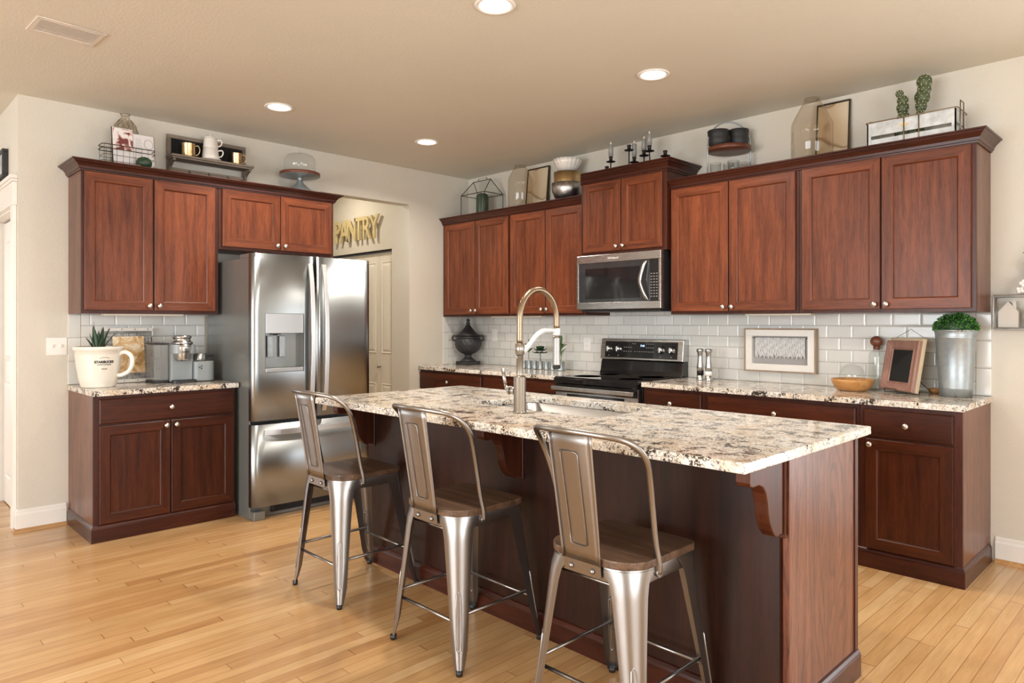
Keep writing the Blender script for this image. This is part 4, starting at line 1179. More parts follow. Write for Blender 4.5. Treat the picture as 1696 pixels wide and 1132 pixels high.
for sy, z in ((-1, 0.185), (1, 0.185)):
    MB().tube([legpt(-1, sy, z), legpt(1, sy, z)], 0.0065, 10).build('footrest_rod', 'gun', ST)
for sx, z in ((-1, 0.212), (1, 0.212)):
    MB().tube([legpt(sx, -1, z), legpt(sx, 1, z)], 0.0065, 10).build('footrest_rod', 'gun_dark', ST)
MB().tube([legpt(-1, 1, 0.512, 0.02), legpt(1, 1, 0.512, 0.02)], 0.005, 8).build('cross_rod', 'gun_dark', ST)
MB().tube([legpt(-1, -1, 0.512, 0.04), legpt(1, -1, 0.512, 0.04)], 0.005, 8).build('cross_rod', 'gun_dark', ST)
half = [(0.190, -0.074, 0.552), (0.193, -0.078, 0.585), (0.190, -0.092, 0.65), (0.195, -0.116, 0.76), (0.204, -0.142, 0.85), (0.210, -0.165, 0.905), (0.203, -0.198, 0.950), (0.172, -0.242, 0.980), (0.105, -0.282, 0.992)]
hoop = [(-x, y, z) for x, y, z in half] + [(0, -0.303, 0.997)] + half[::-1]
mb = MB(); mb.tube(spline(hoop, 5), 0.0098, 12)
for sx in (-1, 1): mb.cyl((sx * 0.186, -0.074, 0.553), 0.014, sx * 0.008, 14, ax='x')
hp = mb.build('back_hoop', 'gun', ST)
# back plate: bowed, rolled edges, pressed outline
def PL(u, s):
    """u in -1..1 across, s 0..1 up"""
    hwid = 0.074 + (0.084 - 0.074) * s
    y = -0.222 - 0.078 * s ** 1.05; z = 0.578 + (0.990 - 0.578) * s
    return Vector((0.003 + 0.005 * s + u * hwid, y + 0.010 * u * u * s, z))
mb = MB(); rows, cols = 12, 8
vs = [PL(-1 + 2 * c / cols, r / rows) for r in range(rows + 1) for c in range(cols + 1)]
fs = [(r * (cols + 1) + c, r * (cols + 1) + c + 1, (r + 1) * (cols + 1) + c + 1, (r + 1) * (cols + 1) + c) for r in range(rows) for c in range(cols)]
mb.add(vs, fs, True)
vs = [(0.003 - 0.074, -0.2215, 0.5785), (0.003 + 0.074, -0.2215, 0.5785), (0.003 + 0.074, -0.2165, 0.538), (0.003 - 0.074, -0.2165, 0.538)]
mb.add(vs, [(0, 1, 2, 3)])
pl = mb.build('back_plate', 'gun', ST, solid=0.003)
mb = MB()
for u in (-1, 1): mb.tube([PL(u, r / 12) for r in range(13)], 0.0042, 8)
def raised(u, s): return PL(u, s) + Vector((0, -0.0035, 0))
loop = [raised(-0.42, 0.86), raised(0.30, 0.86), raised(0.42, 0.84)] + [raised(0.42 + 0 * i, 0.84 - 0.70 * i / 8) for i in range(1, 9)] + [raised(0.30, 0.13), raised(-0.30, 0.13)] + [raised(-0.42, 0.14 + 0.70 * i / 8) for i in range(0, 9)]
mb.tube(loop, 0.0018, 6, closed=True)
mb.build('plate_rim', 'gun', pl)
mb = MB()
for x in (-0.040, 0.045): mb.lathe([(0.009, 0), (0.009, 0.002), (0.006, 0.006), (0.0001, 0.007)], (x, -0.2205, 0.556), 12, ax='-y')
mb.build('bolts', 'gun', pl)
copy_thing(ST, (3.123, -2.719, 0), 0, 'middle gunmetal counter stool of the three at the island')
copy_thing(ST, (3.930, -2.722, 0), 0, 'rightmost gunmetal counter stool, nearest the camera and the corbelled island corner')
random.seed(7)
CTZ = 0.9145
TOPZ = 2.3005
# ================================================================== back counter
# black urn
U = thing('lidded_urn', 'matte black lidded urn with swirled ribs on the corner countertop', 'urn', (0.190, -0.170, CTZ), 0.0)
mb = MB(); mb.box(-0.086, 0.086, -0.086, 0.086, 0.0, 0.034, c=0.004)
mb.lathe([(0.072, 0.034), (0.074, 0.042), (0.060, 0.052), (0.040, 0.068), (0.033, 0.085), (0.038, 0.100), (0.048, 0.108)], n=32)
mb.build('pedestal', 'stone', U)
mb = MB()
prof = [(0.030, 0.100), (0.055, 0.108), (0.082, 0.124), (0.106, 0.148), (0.122, 0.180), (0.127, 0.212), (0.120, 0.240), (0.108, 0.258)]
prof = [(p.x, p.y) for p in spline([(a, b, 0) for a, b in prof], 4)]
mb.lathe(prof, n=120, fn=lambda r, z, a: r * (1 + 0.035 * abs(math.sin(10 * (a + 5.5 * (z - 0.1))))))
mb.lathe([(0.104, 0.256), (0.112, 0.262), (0.112, 0.272), (0.098, 0.278), (0.0001, 0.279)], n=40)
mb.build('bowl', 'stone', U)
mb = MB(); mb.lathe([(0.099, 0.2795), (0.113, 0.285), (0.113, 0.292), (0.094, 0.302), (0.062, 0.330), (0.036, 0.362), (0.022, 0.384), (0.016, 0.392), (0.021, 0.400), (0.020, 0.408), (0.010, 0.414), (0.017, 0.424), (0.018, 0.436), (0.010, 0.446), (0.0001, 0.449)], n=36)
mb.build('lid', 'stone', U)
for s_ in (-1, 1):
    e = Vector((0.70, 0.71, 0)) * s_
    pts = [e * 0.108 + Vector((0, 0, 0.275)), e * 0.135 + Vector((0, 0, 0.283)), e * 0.152 + Vector((0, 0, 0.268)), e * 0.150 + Vector((0, 0, 0.245)), e * 0.128 + Vector((0, 0, 0.232))]
    MB().tube(spline(pts, 4), [0.010] * 17, 10).build('handle', 'stone', U)

# galvanized planter tins in a row
TIN = [(0.955, 0.022), (1.020, 0.0235), (1.088, 0.0235), (1.158, 0.0235), (1.228, 0.0235), (1.300, 0.0240)]
names = ['leftmost in the row, just right of the faucet stem', 'second of the row, holding the small green sprig', 'third of the row, left of the succulent', 'fourth of the row, right under the succulent',
         'fifth of the row, between succulent and spray head', 'sixth of the row, beside the larger tin']
def tin_mb(r, h):
    mb = MB()
    mb.lathe([(r, 0), (r * 1.0, 0.004), (r * 1.02, 0.006), (r, 0.009), (r, h - 0.008), (r * 1.04, h - 0.005), (r * 1.04, h), (r * 0.94, h), (r * 0.93, h - 0.012), (0.0001, h - 0.012)], n=24)
    return mb
base_t = None
for i, (x, r) in enumerate(TIN):
    if base_t is None:
        o = tin_mb(r, 0.073).build('planter_tin', 'galv'); base_t = o
    else:
        o = base_t.copy(); C.objects.link(o)
    o.location = (x, -0.170, CTZ)
    tag(o, 'small galvanized tin, ' + names[i], 'tin', 'small tins along the backsplash')
o = tin_mb(0.036, 0.078).build('planter_tin', 'galv'); o.location = (1.374, -0.150, CTZ)
tag(o, 'larger galvanized tin at the right end holding the tall leafy sprig', 'tin')
def leaf(mb, base, tip, wid, up=Vector((0, 0, 1)), curl=0.15, n=5):
    base, tip = Vector(base), Vector(tip); d = tip - base; sd = d.cross(up)
    if sd.length < 1e-5: sd = Vector((1, 0, 0))
    sd.normalize(); nn = sd.cross(d).normalized(); rows = []
    for i in range(n + 1):
        t = i / n; w = wid * math.sin(PI * min(1, t * 0.92 + 0.04)) ** 0.8
        c = base + d * t + nn * (d.length * curl * math.sin(PI * t))
        rows.append((c - sd * w, c + nn * (-w * 0.25), c + sd * w))
    for i in range(n):
        a, b = rows[i], rows[i + 1]
        mb.add([a[0], a[1], b[1], b[0]], [(0, 1, 2, 3)], True); mb.add([a[1], a[2], b[2], b[1]], [(0, 1, 2, 3)], True)
    return mb
SUC = thing('succulent', 'dark green succulent rosette on a stem in the galvanized tin row', 'plant', (1.155, -0.170, CTZ + 0.062))
MB().tube([(0, 0, 0), (0.004, 0, 0.045), (-0.002, 0, 0.092)], [0.004, 0.003, 0.004], 8).build('stem', 'green_dark', SUC)
mb = MB()
for k, (n, r, z, el) in enumerate(((9, 0.076, 0.094, 0.0), (8, 0.064, 0.106, 0.3), (7, 0.048, 0.114, 0.65), (5, 0.030, 0.118, 1.1))):
    for i in range(n):
        a = 2 * PI * (i + 0.5 * (k % 2)) / n
        leaf(mb, (0.006 * math.cos(a), 0.006 * math.sin(a), z - 0.004), (r * math.cos(a) * math.cos(el), r * math.sin(a) * math.cos(el), z + r * math.sin(el)), 0.020, curl=-0.12)
mb.build('leaves', 'green_dark', SUC)
SP = thing('leafy_sprig', 'tall green leafy sprig behind the faucet spray head', 'plant', (1.374, -0.150, CTZ + 0.067))
mb = MB(); mb.tube(spline([(0, 0, 0), (0.01, 0, 0.06), (-0.004, 0, 0.12), (0.008, 0, 0.18)], 4), 0.003, 6)
mb.tube([(0.006, 0, 0.05), (0.035, 0.01, 0.10)], 0.0022, 6)
mb.build('stem', 'green_mid', SP)
mb = MB()
for (bz, tx, ty, tz, wd) in ((0.10, -0.055, 0.0, 0.215, 0.036), (0.15, 0.010, 0.0, 0.235, 0.036), (0.11, 0.072, 0.01, 0.160, 0.026), (0.06, 0.055, 0.02, 0.125, 0.024), (0.08, -0.045, 0.01, 0.105, 0.018), (0.13, 0.075, -0.01, 0.165, 0.014)):
    leaf(mb, (0, 0, bz), (tx, ty, tz), wd)
mb.build('leaves', 'green_mid', SP)
SP2 = thing('leafy_sprig', 'small green sprig left of the succulent, just right of the faucet stem', 'plant', (1.020, -0.170, CTZ + 0.062))
MB().tube([(0, 0, 0), (-0.006, 0, 0.06), (0.004, 0, 0.12)], 0.0022, 6).build('stem', 'green_mid', SP2)
mb = MB()
for (bz, tx, tz, wd) in ((0.09, -0.052, 0.165, 0.026), (0.11, 0.050, 0.175, 0.024), (0.08, -0.07, 0.105, 0.018), (0.115, -0.005, 0.20, 0.022), (0.09, 0.065, 0.125, 0.018)):
    leaf(mb, (0, 0, bz), (tx, 0, tz), wd)
mb.build('leaves', 'green_mid', SP2)

# outlets and switch
def outlet(label, loc, rz, w, h, kind, name='wall_outlet'):
    t = thing(name, label, 'outlet' if kind != 'switch' else 'light switch', loc, rz)
    mb = MB(); mb.box(-w / 2, w / 2, -0.006, -0.0005, -h / 2, h / 2, c=0.002); mb.build('cover_plate', 'plate_white', t)
    if kind == 'duplex':
        for z in (-0.02, 0.02):
            mb = MB(); mb.cyl((0, -0.0062, z), 0.0165, -0.0015, 20, ax='y'); r = mb.build('receptacle', 'plate_white', t)
            mb = MB()
            for x in (-0.006, 0.006): mb.box(x - 0.001, x + 0.001, -0.0081, -0.0078, z - 0.001, z + 0.007)
            mb.build('slots', 'ink', r)
    elif kind == 'rocker':
        mb = MB(); mb.box(-0.016, 0.016, -0.009, -0.0062, -0.033, 0.033, c=0.001); mb.build('rocker', 'plate_white', t)
    else:
        for x in (-0.023, 0.023):
            mb = MB(); mb.add([(x - 0.005, -0.0062, -0.012), (x + 0.005, -0.0062, -0.012), (x + 0.005, -0.0062, 0.012), (x - 0.005, -0.0062, 0.012), (x - 0.004, -0.016, 0.004), (x + 0.004, -0.016, 0.004), (x + 0.004, -0.013, 0.010), (x - 0.004, -0.013, 0.010)],
                              [(0, 1, 5, 4), (1, 2, 6, 5), (2, 3, 7, 6), (3, 0, 4, 7), (4, 5, 6, 7)])
            mb.build('toggle', 'plate_white', t)
    return t
outlet('white double outlet on the tile just left of the range', (1.555, -0.008, 1.143), 0, 0.072, 0.115, 'duplex')
outlet('white wall plate on the tile right of the black urn', (0.395, -0.008, 1.205), 0, 0.072, 0.115, 'rocker')
outlet('white double light switch plate left of the mug planter', (0.0, -3.560, 1.170), R90, 0.115, 0.115, 'switch', 'light_switch')

# salt and pepper mills
def mill(label, x, y, win):
    t = thing('spice_mill', label, 'pepper mill', (x, y, CTZ))
    mb = MB(); mb.lathe([(0.027, 0.0), (0.028, 0.004), (0.027, 0.012), (0.0245, 0.020), (0.0245, 0.036)], n=24); mb.build('base', 'steel_bright', t)
    mb = MB(); mb.lathe([(0.0240, 0.0365), (0.0240, 0.068)], n=24); mb.build('window', win, t)
    mb = MB(); mb.lathe([(0.0245, 0.0685), (0.0245, 0.098), (0.0195, 0.130), (0.0180, 0.165), (0.0195, 0.195), (0.0255, 0.205), (0.027, 0.212), (0.0255, 0.219), (0.021, 0.224), (0.0001, 0.226)], n=24); mb.build('grip', 'steel_bright', t)
mill('polished steel mill with dark window, left of the pair beside the range', 2.735, -0.185, 'iron')
mill('polished steel mill with white window, right of the pair beside the range', 2.812, -0.205, 'plate_white')

# shadow box with white yarn hanging
SB = thing('shadow_box', 'white and wood framed shadow box with hanging white yarn on the tile', 'framed art', (3.249, -0.009, 0.988))
mb = MB(); w, h = 0.248, 0.298
for (x0, x1, z0, z1) in ((-w, w, 0, 0.010), (-w, w, h - 0.010, h), (-w, -w + 0.010, 0.0105, h - 0.0105), (w - 0.010, w, 0.0105, h - 0.0105)):
    mb.box(x0, x1, -0.045, -0.0005, z0, z1)
mb.build('wood_frame', 'taupe_wood', SB)
mb = MB(); a = 0.055
for (x0, x1, z0, z1) in ((-w + 0.0105, w - 0.0105, 0.0105, a), (-w + 0.0105, w - 0.0105, h - a + 0.003, h - 0.0105), (-w + 0.0105, -w + a, a + 0.0005, h - a + 0.0025), (w - a, w - 0.0105, a + 0.0005, h - a + 0.0025)):
    mb.box(x0, x1, -0.041, -0.008, z0, z1)
mb.build('mat_board', 'white', SB)
mb = MB(); mb.box(-w + 0.0105, w - 0.0105, -0.0075, -0.002, 0.0105, h - 0.0105); mb.build('backing', 'grey_card', SB)
mb = MB(); mb.tube([(-w + a, -0.022, h - a - 0.010), (w - a, -0.022, h - a - 0.010)], 0.004, 8); mb.build('dowel', 'grey_wood', SB)
mb = MB(); nst = 34
for i in range(nst):
    x = -w + a + 0.022 + (2 * w - 2 * a - 0.05) * i / (nst - 1)
    ln = 0.135 + 0.008 * math.sin(i * 2.3) - 0.006 * random.random()
    mb.tube([(x + 0.0015 * math.sin(j * 1.7 + i), -0.024, h - a - 0.008 - ln * j / 8) for j in range(9)], [0.0042 * (1 + 0.18 * math.sin(j * 3.1 + i)) for j in range(9)], 6)
y_ = mb.build('yarn_fringe', 'yarn', SB)

# wooden bowl, glass ball
WB = thing('wooden_bowl', 'honey-coloured wooden bowl with a clear glass ball standing in it', 'bowl', (3.775, -0.200, CTZ))
mb = MB(); mb.lathe([(0.070, 0.0), (0.085, 0.004), (0.106, 0.030), (0.117, 0.058), (0.119, 0.070), (0.113, 0.070), (0.108, 0.052), (0.095, 0.026), (0.070, 0.012), (0.0001, 0.010)], n=40)
mb.build('bowl', 'light_wood', WB)
WB['label'] = 'honey-coloured wooden bowl on the counter holding a clear glass ball'
gb = thing('glass_ball', 'clear hollow glass ball with a small knob lying in the wooden bowl', 'ornament', (3.770, -0.196, CTZ + 0.088))
mb = MB(); mb.sphere((0, 0, 0), 0.073, 28, 18); mb.build('ball', 'glass', gb)
mb = MB(); mb.lathe([(0.008, 0), (0.006, 0.012), (0.013, 0.018), (0.014, 0.026), (0.0001, 0.034)], n=16)
mb.xf(Matrix.Translation((-0.049, -0.020, 0.052)) @ Matrix.Rotation(-0.7, 4, 'Y')); mb.build('knob', 'glass', gb)
# bottle with wooden stopper, and glass canister
BT = thing('glass_bottle', 'clear ribbed glass bottle with a brown wooden ball stopper', 'bottle', (3.866, -0.060, CTZ))
mb = MB(); mb.lathe([(0.0001, 0.0), (0.041, 0.0), (0.043, 0.005), (0.043, 0.20), (0.041, 0.222), (0.030, 0.236), (0.022, 0.243), (0.022, 0.258), (0.025, 0.262)], n=48, fn=lambda r, z, a: r * (1 + (0.018 * math.cos(24 * a) if 0.01 < z < 0.22 else 0)))
mb.build('glass_body', 'glass_grey', BT)
mb = MB(); mb.sphere((0, 0, 0.296), 0.036, 24, 14, sz=0.92); mb.lathe([(0.017, 0.245), (0.019, 0.268)], n=16); mb.build('stopper', 'ball_wood', BT)
CN = thing('glass_canister', 'clear square-shouldered glass canister behind the leaning picture frame', 'canister', (4.026, -0.048, CTZ))
mb = MB(); mb.lathe([(0.0001, 0.0), (0.040, 0.0), (0.042, 0.005), (0.042, 0.222), (0.040, 0.228), (0.036, 0.230)], n=40); mb.build('jar', 'glass_grey', CN)
mb = MB(); mb.lathe([(0.034, 0.231), (0.043, 0.232), (0.043, 0.238), (0.0001, 0.240)], n=40); mb.build('lid', 'glass_grey', CN)

# picture frame on easel with chalkboard panel
PF = thing('picture_frame', 'rosy wooden frame around a black chalkboard leaning on an easel', 'picture frame', (4.020, -0.182, CTZ + 0.012), -0.62)
tilt = Matrix.Rotation(-0.18, 4, 'X')
w, h = 0.134, 0.296
def frame_profile(x0, x1, z0, z1, prof):
    """mitred frame from [(inset, y)]"""
    mb = MB(); R = [[(x0 + i, y, z0 + i), (x1 - i, y, z0 + i), (x1 - i, y, z1 - i), (x0 + i, y, z1 - i)] for i, y in prof]
    for k in range(len(R) - 1):
        for j in range(4):
            mb.add([R[k][j], R[k][(j + 1) % 4], R[k + 1][(j + 1) % 4], R[k + 1][j]], [(0, 1, 2, 3)])
    return mb
mb = frame_profile(-w, w, 0, h, [(0.0, 0.0), (0.0, -0.016), (0.004, -0.021), (0.010, -0.021), (0.040, -0.008), (0.050, -0.011), (0.054, -0.006), (0.054, 0.0)])
mb.xf(tilt); mb.build('frame', 'rose_wood', PF)
mb = MB(); mb.box(-w + 0.052, w - 0.052, -0.005, 0.0, 0.052, h - 0.052); mb.xf(tilt); mb.build('chalkboard', 'chalk', PF)
mb = MB(); mb.box(-w + 0.006, w + 0.002, 0.0008, 0.024, 0.0, h + 0.018, c=0.002); mb.xf(tilt); mb.build('wood_block', 'pine', PF)
mb = MB(); mb.tube([tilt @ Vector(p) for p in ((-w + 0.016, 0.022, h + 0.018), (-0.005, 0.024, h + 0.075), (w - 0.006, 0.022, h + 0.018))], 0.0013, 6)
mb.build('hanging_wire', 'wire', PF)
ES = thing('plate_easel', 'thin black wire easel holding the leaning picture frame', 'easel', (4.020, -0.182, CTZ), -0.62)
mb = MB()
mb.tube([(-0.050, 0.10, 0.003), (-0.050, -0.045, 0.006), (-0.050, -0.050, 0.022), (-0.044, -0.050, 0.028), (0.044, -0.050, 0.028), (0.050, -0.050, 0.022), (0.050, -0.045, 0.006), (0.050, 0.10, 0.003)], 0.0026, 8)
mb.tube([(-0.050, 0.068, 0.10), (-0.05, 0.10, 0.003)], 0.0024, 8); mb.tube([(0.050, 0.068, 0.10), (0.05, 0.10, 0.003)], 0.0024, 8)
mb.tube([(0.0, 0.070, 0.130), (0.105, 0.140, 0.003)], 0.0026, 8); mb.tube([(-0.05, 0.068, 0.10), (0.0, 0.070, 0.130), (0.05, 0.068, 0.10)], 0.0024, 8)
mb.build('wire_stand', 'black', ES)
sbw = MB(); sbw.lathe([(0.020, 0), (0.028, 0.010), (0.031, 0.028), (0.027, 0.028), (0.023, 0.012), (0.0001, 0.006)], n=24)
o = sbw.build('small_bowl', 'light_wood'); o.location = (4.172, -0.045, CTZ); tag(o, 'tiny honey-coloured wooden bowl between the picture frame and the bucket', 'bowl')

# galvanized bucket with green ball plant
BK = thing('metal_bucket', 'tall galvanized metal bucket with a green grass ball on top', 'bucket', (4.304, -0.150, CTZ))
BK['label'] = 'tall tapered galvanized bucket at the right end of the counter'
mb = MB(); mb.lathe([(0.0001, 0.006), (0.076, 0.006), (0.076, 0.0), (0.078, 0.0), (0.081, 0.045), (0.0835, 0.050), (0.0815, 0.054), (0.098, 0.325), (0.1005, 0.329), (0.0985, 0.333), (0.1025, 0.366), (0.105, 0.370), (0.102, 0.372), (0.096, 0.330), (0.096, 0.325), (0.0001, 0.322)], n=44)
mb.build('pail', 'galv', BK)
GB = thing('boxwood_ball', 'round bright green leafy ball plant on top of the metal bucket', 'plant', (4.304, -0.150, CTZ + 0.352))
mb = MB(); mb.sphere((0, 0, 0.03), 0.088, 20, 12, sz=0.78); mb.build('core', 'green_dark', GB)
mb = MB()
for i in range(1500):
    z = random.uniform(-0.15, 1); a = random.uniform(0, 2 * PI); rr = math.sqrt(1 - z * z)
    n_ = Vector((rr * math.cos(a), rr * math.sin(a), z * 0.80)); R_ = random.uniform(0.088, 0.106)
    b_ = n_ * R_ + Vector((0, 0, 0.025)); d_ = (n_ + Vector((random.uniform(-1, 1), random.uniform(-1, 1), random.uniform(-1, 1))) * 0.8).normalized()
    s_ = d_.cross(Vector((random.random(), random.random(), random.random()))).normalized() * 0.0042; L_ = d_ * 0.013
    mb.add([b_, b_ + L_ * 0.5 + s_, b_ + L_, b_ + L_ * 0.5 - s_], [(0, 1, 2, 3)])
o = mb.build('leaves', 'green', GB); o['kind'] = 'stuff'

# ================================================================== left counter
MG = thing('mug_planter', 'oversized cream mug used as a planter on the left countertop', 'planter', (0.300, -3.392, CTZ))
mb = MB(); mb.lathe([(0.0001, 0.0), (0.094, 0.0), (0.100, 0.006), (0.112, 0.060), (0.124, 0.130), (0.131, 0.200), (0.134, 0.232), (0.141, 0.236), (0.143, 0.252), (0.139, 0.259), (0.131, 0.258), (0.127, 0.225), (0.0001, 0.222)], n=56)
mb.build('cup', 'cream_ceramic', MG)
mb = MB(); pts = spline([(0.118, 0.0, 0.205), (0.158, 0, 0.222), (0.196, 0, 0.198), (0.204, 0, 0.145), (0.182, 0, 0.098), (0.140, 0, 0.075), (0.108, 0, 0.073)], 5)
rz_ = Matrix.Rotation(0.92, 4, 'Z')
mb.tube(pts, 0.0135, 12); mb.xf(rz_); mb.build('handle', 'cream_ceramic', MG)
def mug_text(body, size, z, r, bold=0.0):
    t = text_mb(body, size, 0.0006, wrap=r, bold=bold)
    ang = 0.02
    # cylinder text faces +z in its own frame; stand it up and turn it to the camera side
    mt = Matrix.Translation((0, 0, z)) @ Matrix.Rotation(ang, 4, 'Z') @ RX
    t.xf(mt); return t
mug_text('STARBUCKS', 0.0205, 0.163, 0.1285, 0.0011).build('lettering', 'ink', MG)
mug_text('COFFEE COMPANY', 0.0095, 0.146, 0.1268).build('lettering', 'ink', MG)
mug_text('SEATTLE', 0.0085, 0.119, 0.1232).build('lettering', 'ink', MG)
# small arc over the name
mb = MB()
for j in range(13):
    a = PI * (0.2 + 0.6 * j / 12); xx = 0.032 * math.cos(a); yy = 0.012 * math.sin(a)
    mb.box(xx - 0.0014, xx + 0.0014, yy - 0.0014, yy + 0.0014, 0, 0.0006)
mb.v = [((0.1305 + z) * math.sin(x / 0.13), y, (0.1305 + z) * math.cos(x / 0.13)) for x, y, z in mb.v]
mb.xf(Matrix.Translation((0, 0, 0.180)) @ Matrix.Rotation(0.02, 4, 'Z') @ RX); mb.build('emblem', 'ink', MG)
AL = thing('aloe_plant', 'spiky dark green aloe growing out of the oversized mug', 'plant', (0.300, -3.392, CTZ + 0.2225))
mb = MB()
def spike(mb, a, lean, L_, w, bend=0.0):
    pr = []
    d = Vector((math.cos(a), math.sin(a), 0)); sd = Vector((-math.sin(a), math.cos(a), 0)); n = 7
    for i in range(n + 1):
        t = i / n; ll = lean + bend * t
        c = d * (0.012 + L_ * t * math.sin(ll)) + Vector((0, 0, L_ * t * math.cos(ll)))
        ww = 1.3 * w * (1 - t) ** 0.7 + 0.0006; th = ww * 0.35
        nn = Vector((-math.cos(ll) * d.x, -math.cos(ll) * d.y, math.sin(ll)))
        pr.append([c - sd * ww, c - nn * th, c + sd * ww, c + nn * th * 0.3])
    for i in range(n):
        for j in range(4):
            mb.add([pr[i][j], pr[i][(j + 1) % 4], pr[i + 1][(j + 1) % 4], pr[i + 1][j]], [(0, 1, 2, 3)], True)
for (a, lean, L_, w, bd) in ((-0.9, 0.16, 0.175, 0.026, 0.05), (2.2, 0.10, 0.165, 0.024, 0.1), (0.75, 0.22, 0.17, 0.024, 0.18), (1.3, 0.45, 0.155, 0.020, 0.15), (-2.35, 0.55, 0.12, 0.017, 0.1), (-1.6, 0.3, 0.13, 0.022, 0.0), (0.1, 0.5, 0.12, 0.020, 0.1),
                            (-2.0, 0.05, 0.20, 0.011, 0.02), (3.0, 0.45, 0.13, 0.018, 0.1), (0.9, 0.08, 0.125, 0.02, 0.0), (-0.2, 0.15, 0.14, 0.018, 0.05)):
    spike(mb, a, lean, L_, w, bd)
mb.build('leaves', 'green_dark', AL)

# woven picture frame leaning on tile behind the mug
LP = thing('picture_frame', 'woven grey frame with white top and bottom strips around a golden picture', 'picture frame', (0.105, -3.150, CTZ + 0.001), R90)
tl = Matrix.Rotation(-0.17, 4, 'X'); w, h = 0.152, 0.376
mb = MB(); mb.box(-w, w, 0.0, 0.012, 0.0, h); mb.xf(tl)
M['weave'] = None
def weave_mat():
    m, nt, b = nodes('grey_woven_fabric'); v = coords(nt)
    wv = N(nt, 'ShaderNodeTexNoise'); setin(wv, Scale=1.0, Detail=3.0)
    a = noise(nt, coords(nt, (6, 6, 130)), 1.0, 3); c = noise(nt, coords(nt, (130, 130, 6)), 1.0, 3)
    s_ = math_(nt, 'MINIMUM', a, c)
    L(nt, ramp(nt, s_, [(0.3, rgb(66, 66, 66)), (0.55, rgb(176, 174, 170))]), b.inputs['Base Color']); setin(b, Roughness=0.8); return m
M['weave'] = weave_mat()
def marble_mat(name, cs, sc, rough=0.4, metal=0.0):
    m, nt, b = nodes(name); v = coords(nt); n_ = noise(nt, v, sc, 4, 0.6, 1.5)
    L(nt, ramp(nt, n_, [(0.3 + 0.4 * i / (len(cs) - 1), c) for i, c in enumerate(cs)]), b.inputs['Base Color']); setin(b, Roughness=rough, Metallic=metal); return m
M['gold_pic'] = marble_mat('golden_print', [rgb(150, 112, 66), rgb(214, 172, 116), rgb(244, 228, 200), rgb(226, 216, 206)], 9, 0.25)
mb.build('panel', 'weave', LP)
mb = MB(); mb.box(-w - 0.004, w + 0.004, -0.010, -0.0005, h - 0.020, h + 0.002, c=0.001); mb.box(-w - 0.004, w + 0.004, -0.010, -0.0005, 0.0, 0.022, c=0.001); mb.xf(tl); mb.build('strip', 'ceramic', LP)
mb = MB()
for zc in (h - 0.009, 0.011):
    for i in range(4):
        mb.cyl((-w + 0.03 + i * 0.082, -0.0105, zc), 0.005, -0.002, 12, ax='y')
mb.xf(tl); mb.build('rivets', 'galv', LP)
mb = MB(); mb.box(-0.098, 0.098, -0.006, -0.0008, 0.065, 0.318, c=0.001); mb.xf(tl); mb.build('picture', 'gold_pic', LP)

# coffee maker
KE = thing('coffee_maker', 'pale grey coffee maker with chrome head beside the refrigerator', 'coffee maker', (0.228, -2.905, CTZ), R90)
# local: -y faces the room (+x), x runs along +y
mb = MB(); mb.box(-0.060, 0.085, -0.110, 0.12, 0.0, 0.262, c=0.010)
mb.build('body', 'stucco', KE)
mb = MB(); mb.prism(rrect(-0.068, 0.093, -0.185, -0.105, 0.03), 0.0, 0.016); mb.box(-0.055, 0.080, -0.175, -0.115, 0.0165, 0.020, c=0.001); mb.build('drip_tray', 'black', KE)
mb = MB(); mb.prism(rrect(-0.062, 0.087, -0.178, -0.1105, (0.045, 0.045, 0.003, 0.003)), 0.200, 0.262); mb.build('front_column', 'stucco', KE, bevel=0.004)
mb = MB(); mb.lathe([(0.047, 0.150), (0.052, 0.162), (0.058, 0.215), (0.062, 0.235), (0.062, 0.262)], (0.012, -0.128, 0), 32); hd = mb.build('brew_head', 'steel_bright', KE)
mb = MB(); mb.lathe([(0.066, 0.263), (0.068, 0.270), (0.066, 0.278), (0.055, 0.283), (0.052, 0.300), (0.060, 0.308), (0.060, 0.318), (0.050, 0.322), (0.0001, 0.323)], (0.012, -0.110, 0), 32); mb.build('lid_cap', 'steel_bright', hd)
place(text_mb('KEURIG', 0.017, 0.0005), Matrix.Translation((0.012, -0.1875, 0.210)) @ RY, 'logo', 'ink', hd)
mb = MB(); mb.box(-0.158, -0.066, -0.085, 0.095, 0.016, 0.262, c=0.012); mb.build('water_tank', 'tank', KE)
mb = MB(); mb.box(-0.160, -0.064, -0.087, 0.097, 0.263, 0.272, c=0.003); mb.box(-0.158, -0.066, -0.085, 0.095, 0.0, 0.0155, c=0.002); mb.build('tank_lid', 'black', KE)
FT = MB(); FT.prism(rrect(0.0865, 0.232, -0.140, 0.060, (0.02, 0.05, 0.05, 0.02)), 0.004, 0.140); fo = FT.build('frother_base', 'stucco', KE, bevel=0.005)
mb = MB(); mb.prism(rrect(0.0865, 0.234, -0.142, 0.062, (0.02, 0.05, 0.05, 0.02)), 0.0, 0.0035); mb.build('frother_foot', 'black', fo)
mb = MB()
for (x, z) in ((0.118, 0.100), (0.132, 0.108), (0.131, 0.092)): mb.cyl((x, -0.1402, z), 0.0048, -0.0012, 14, ax='y')
mb.build('buttons', 'ink', fo)
mb = MB(); mb.lathe([(0.040, 0.1405), (0.043, 0.150), (0.043, 0.190), (0.040, 0.194), (0.0001, 0.195)], (0.150, -0.055, 0), 28); fj = mb.build('milk_jug', 'steel_bright', KE)
mb = MB(); mb.box(0.194, 0.246, -0.067, -0.043, 0.168, 0.184, c=0.004); mb.build('jug_handle', 'black', fj)

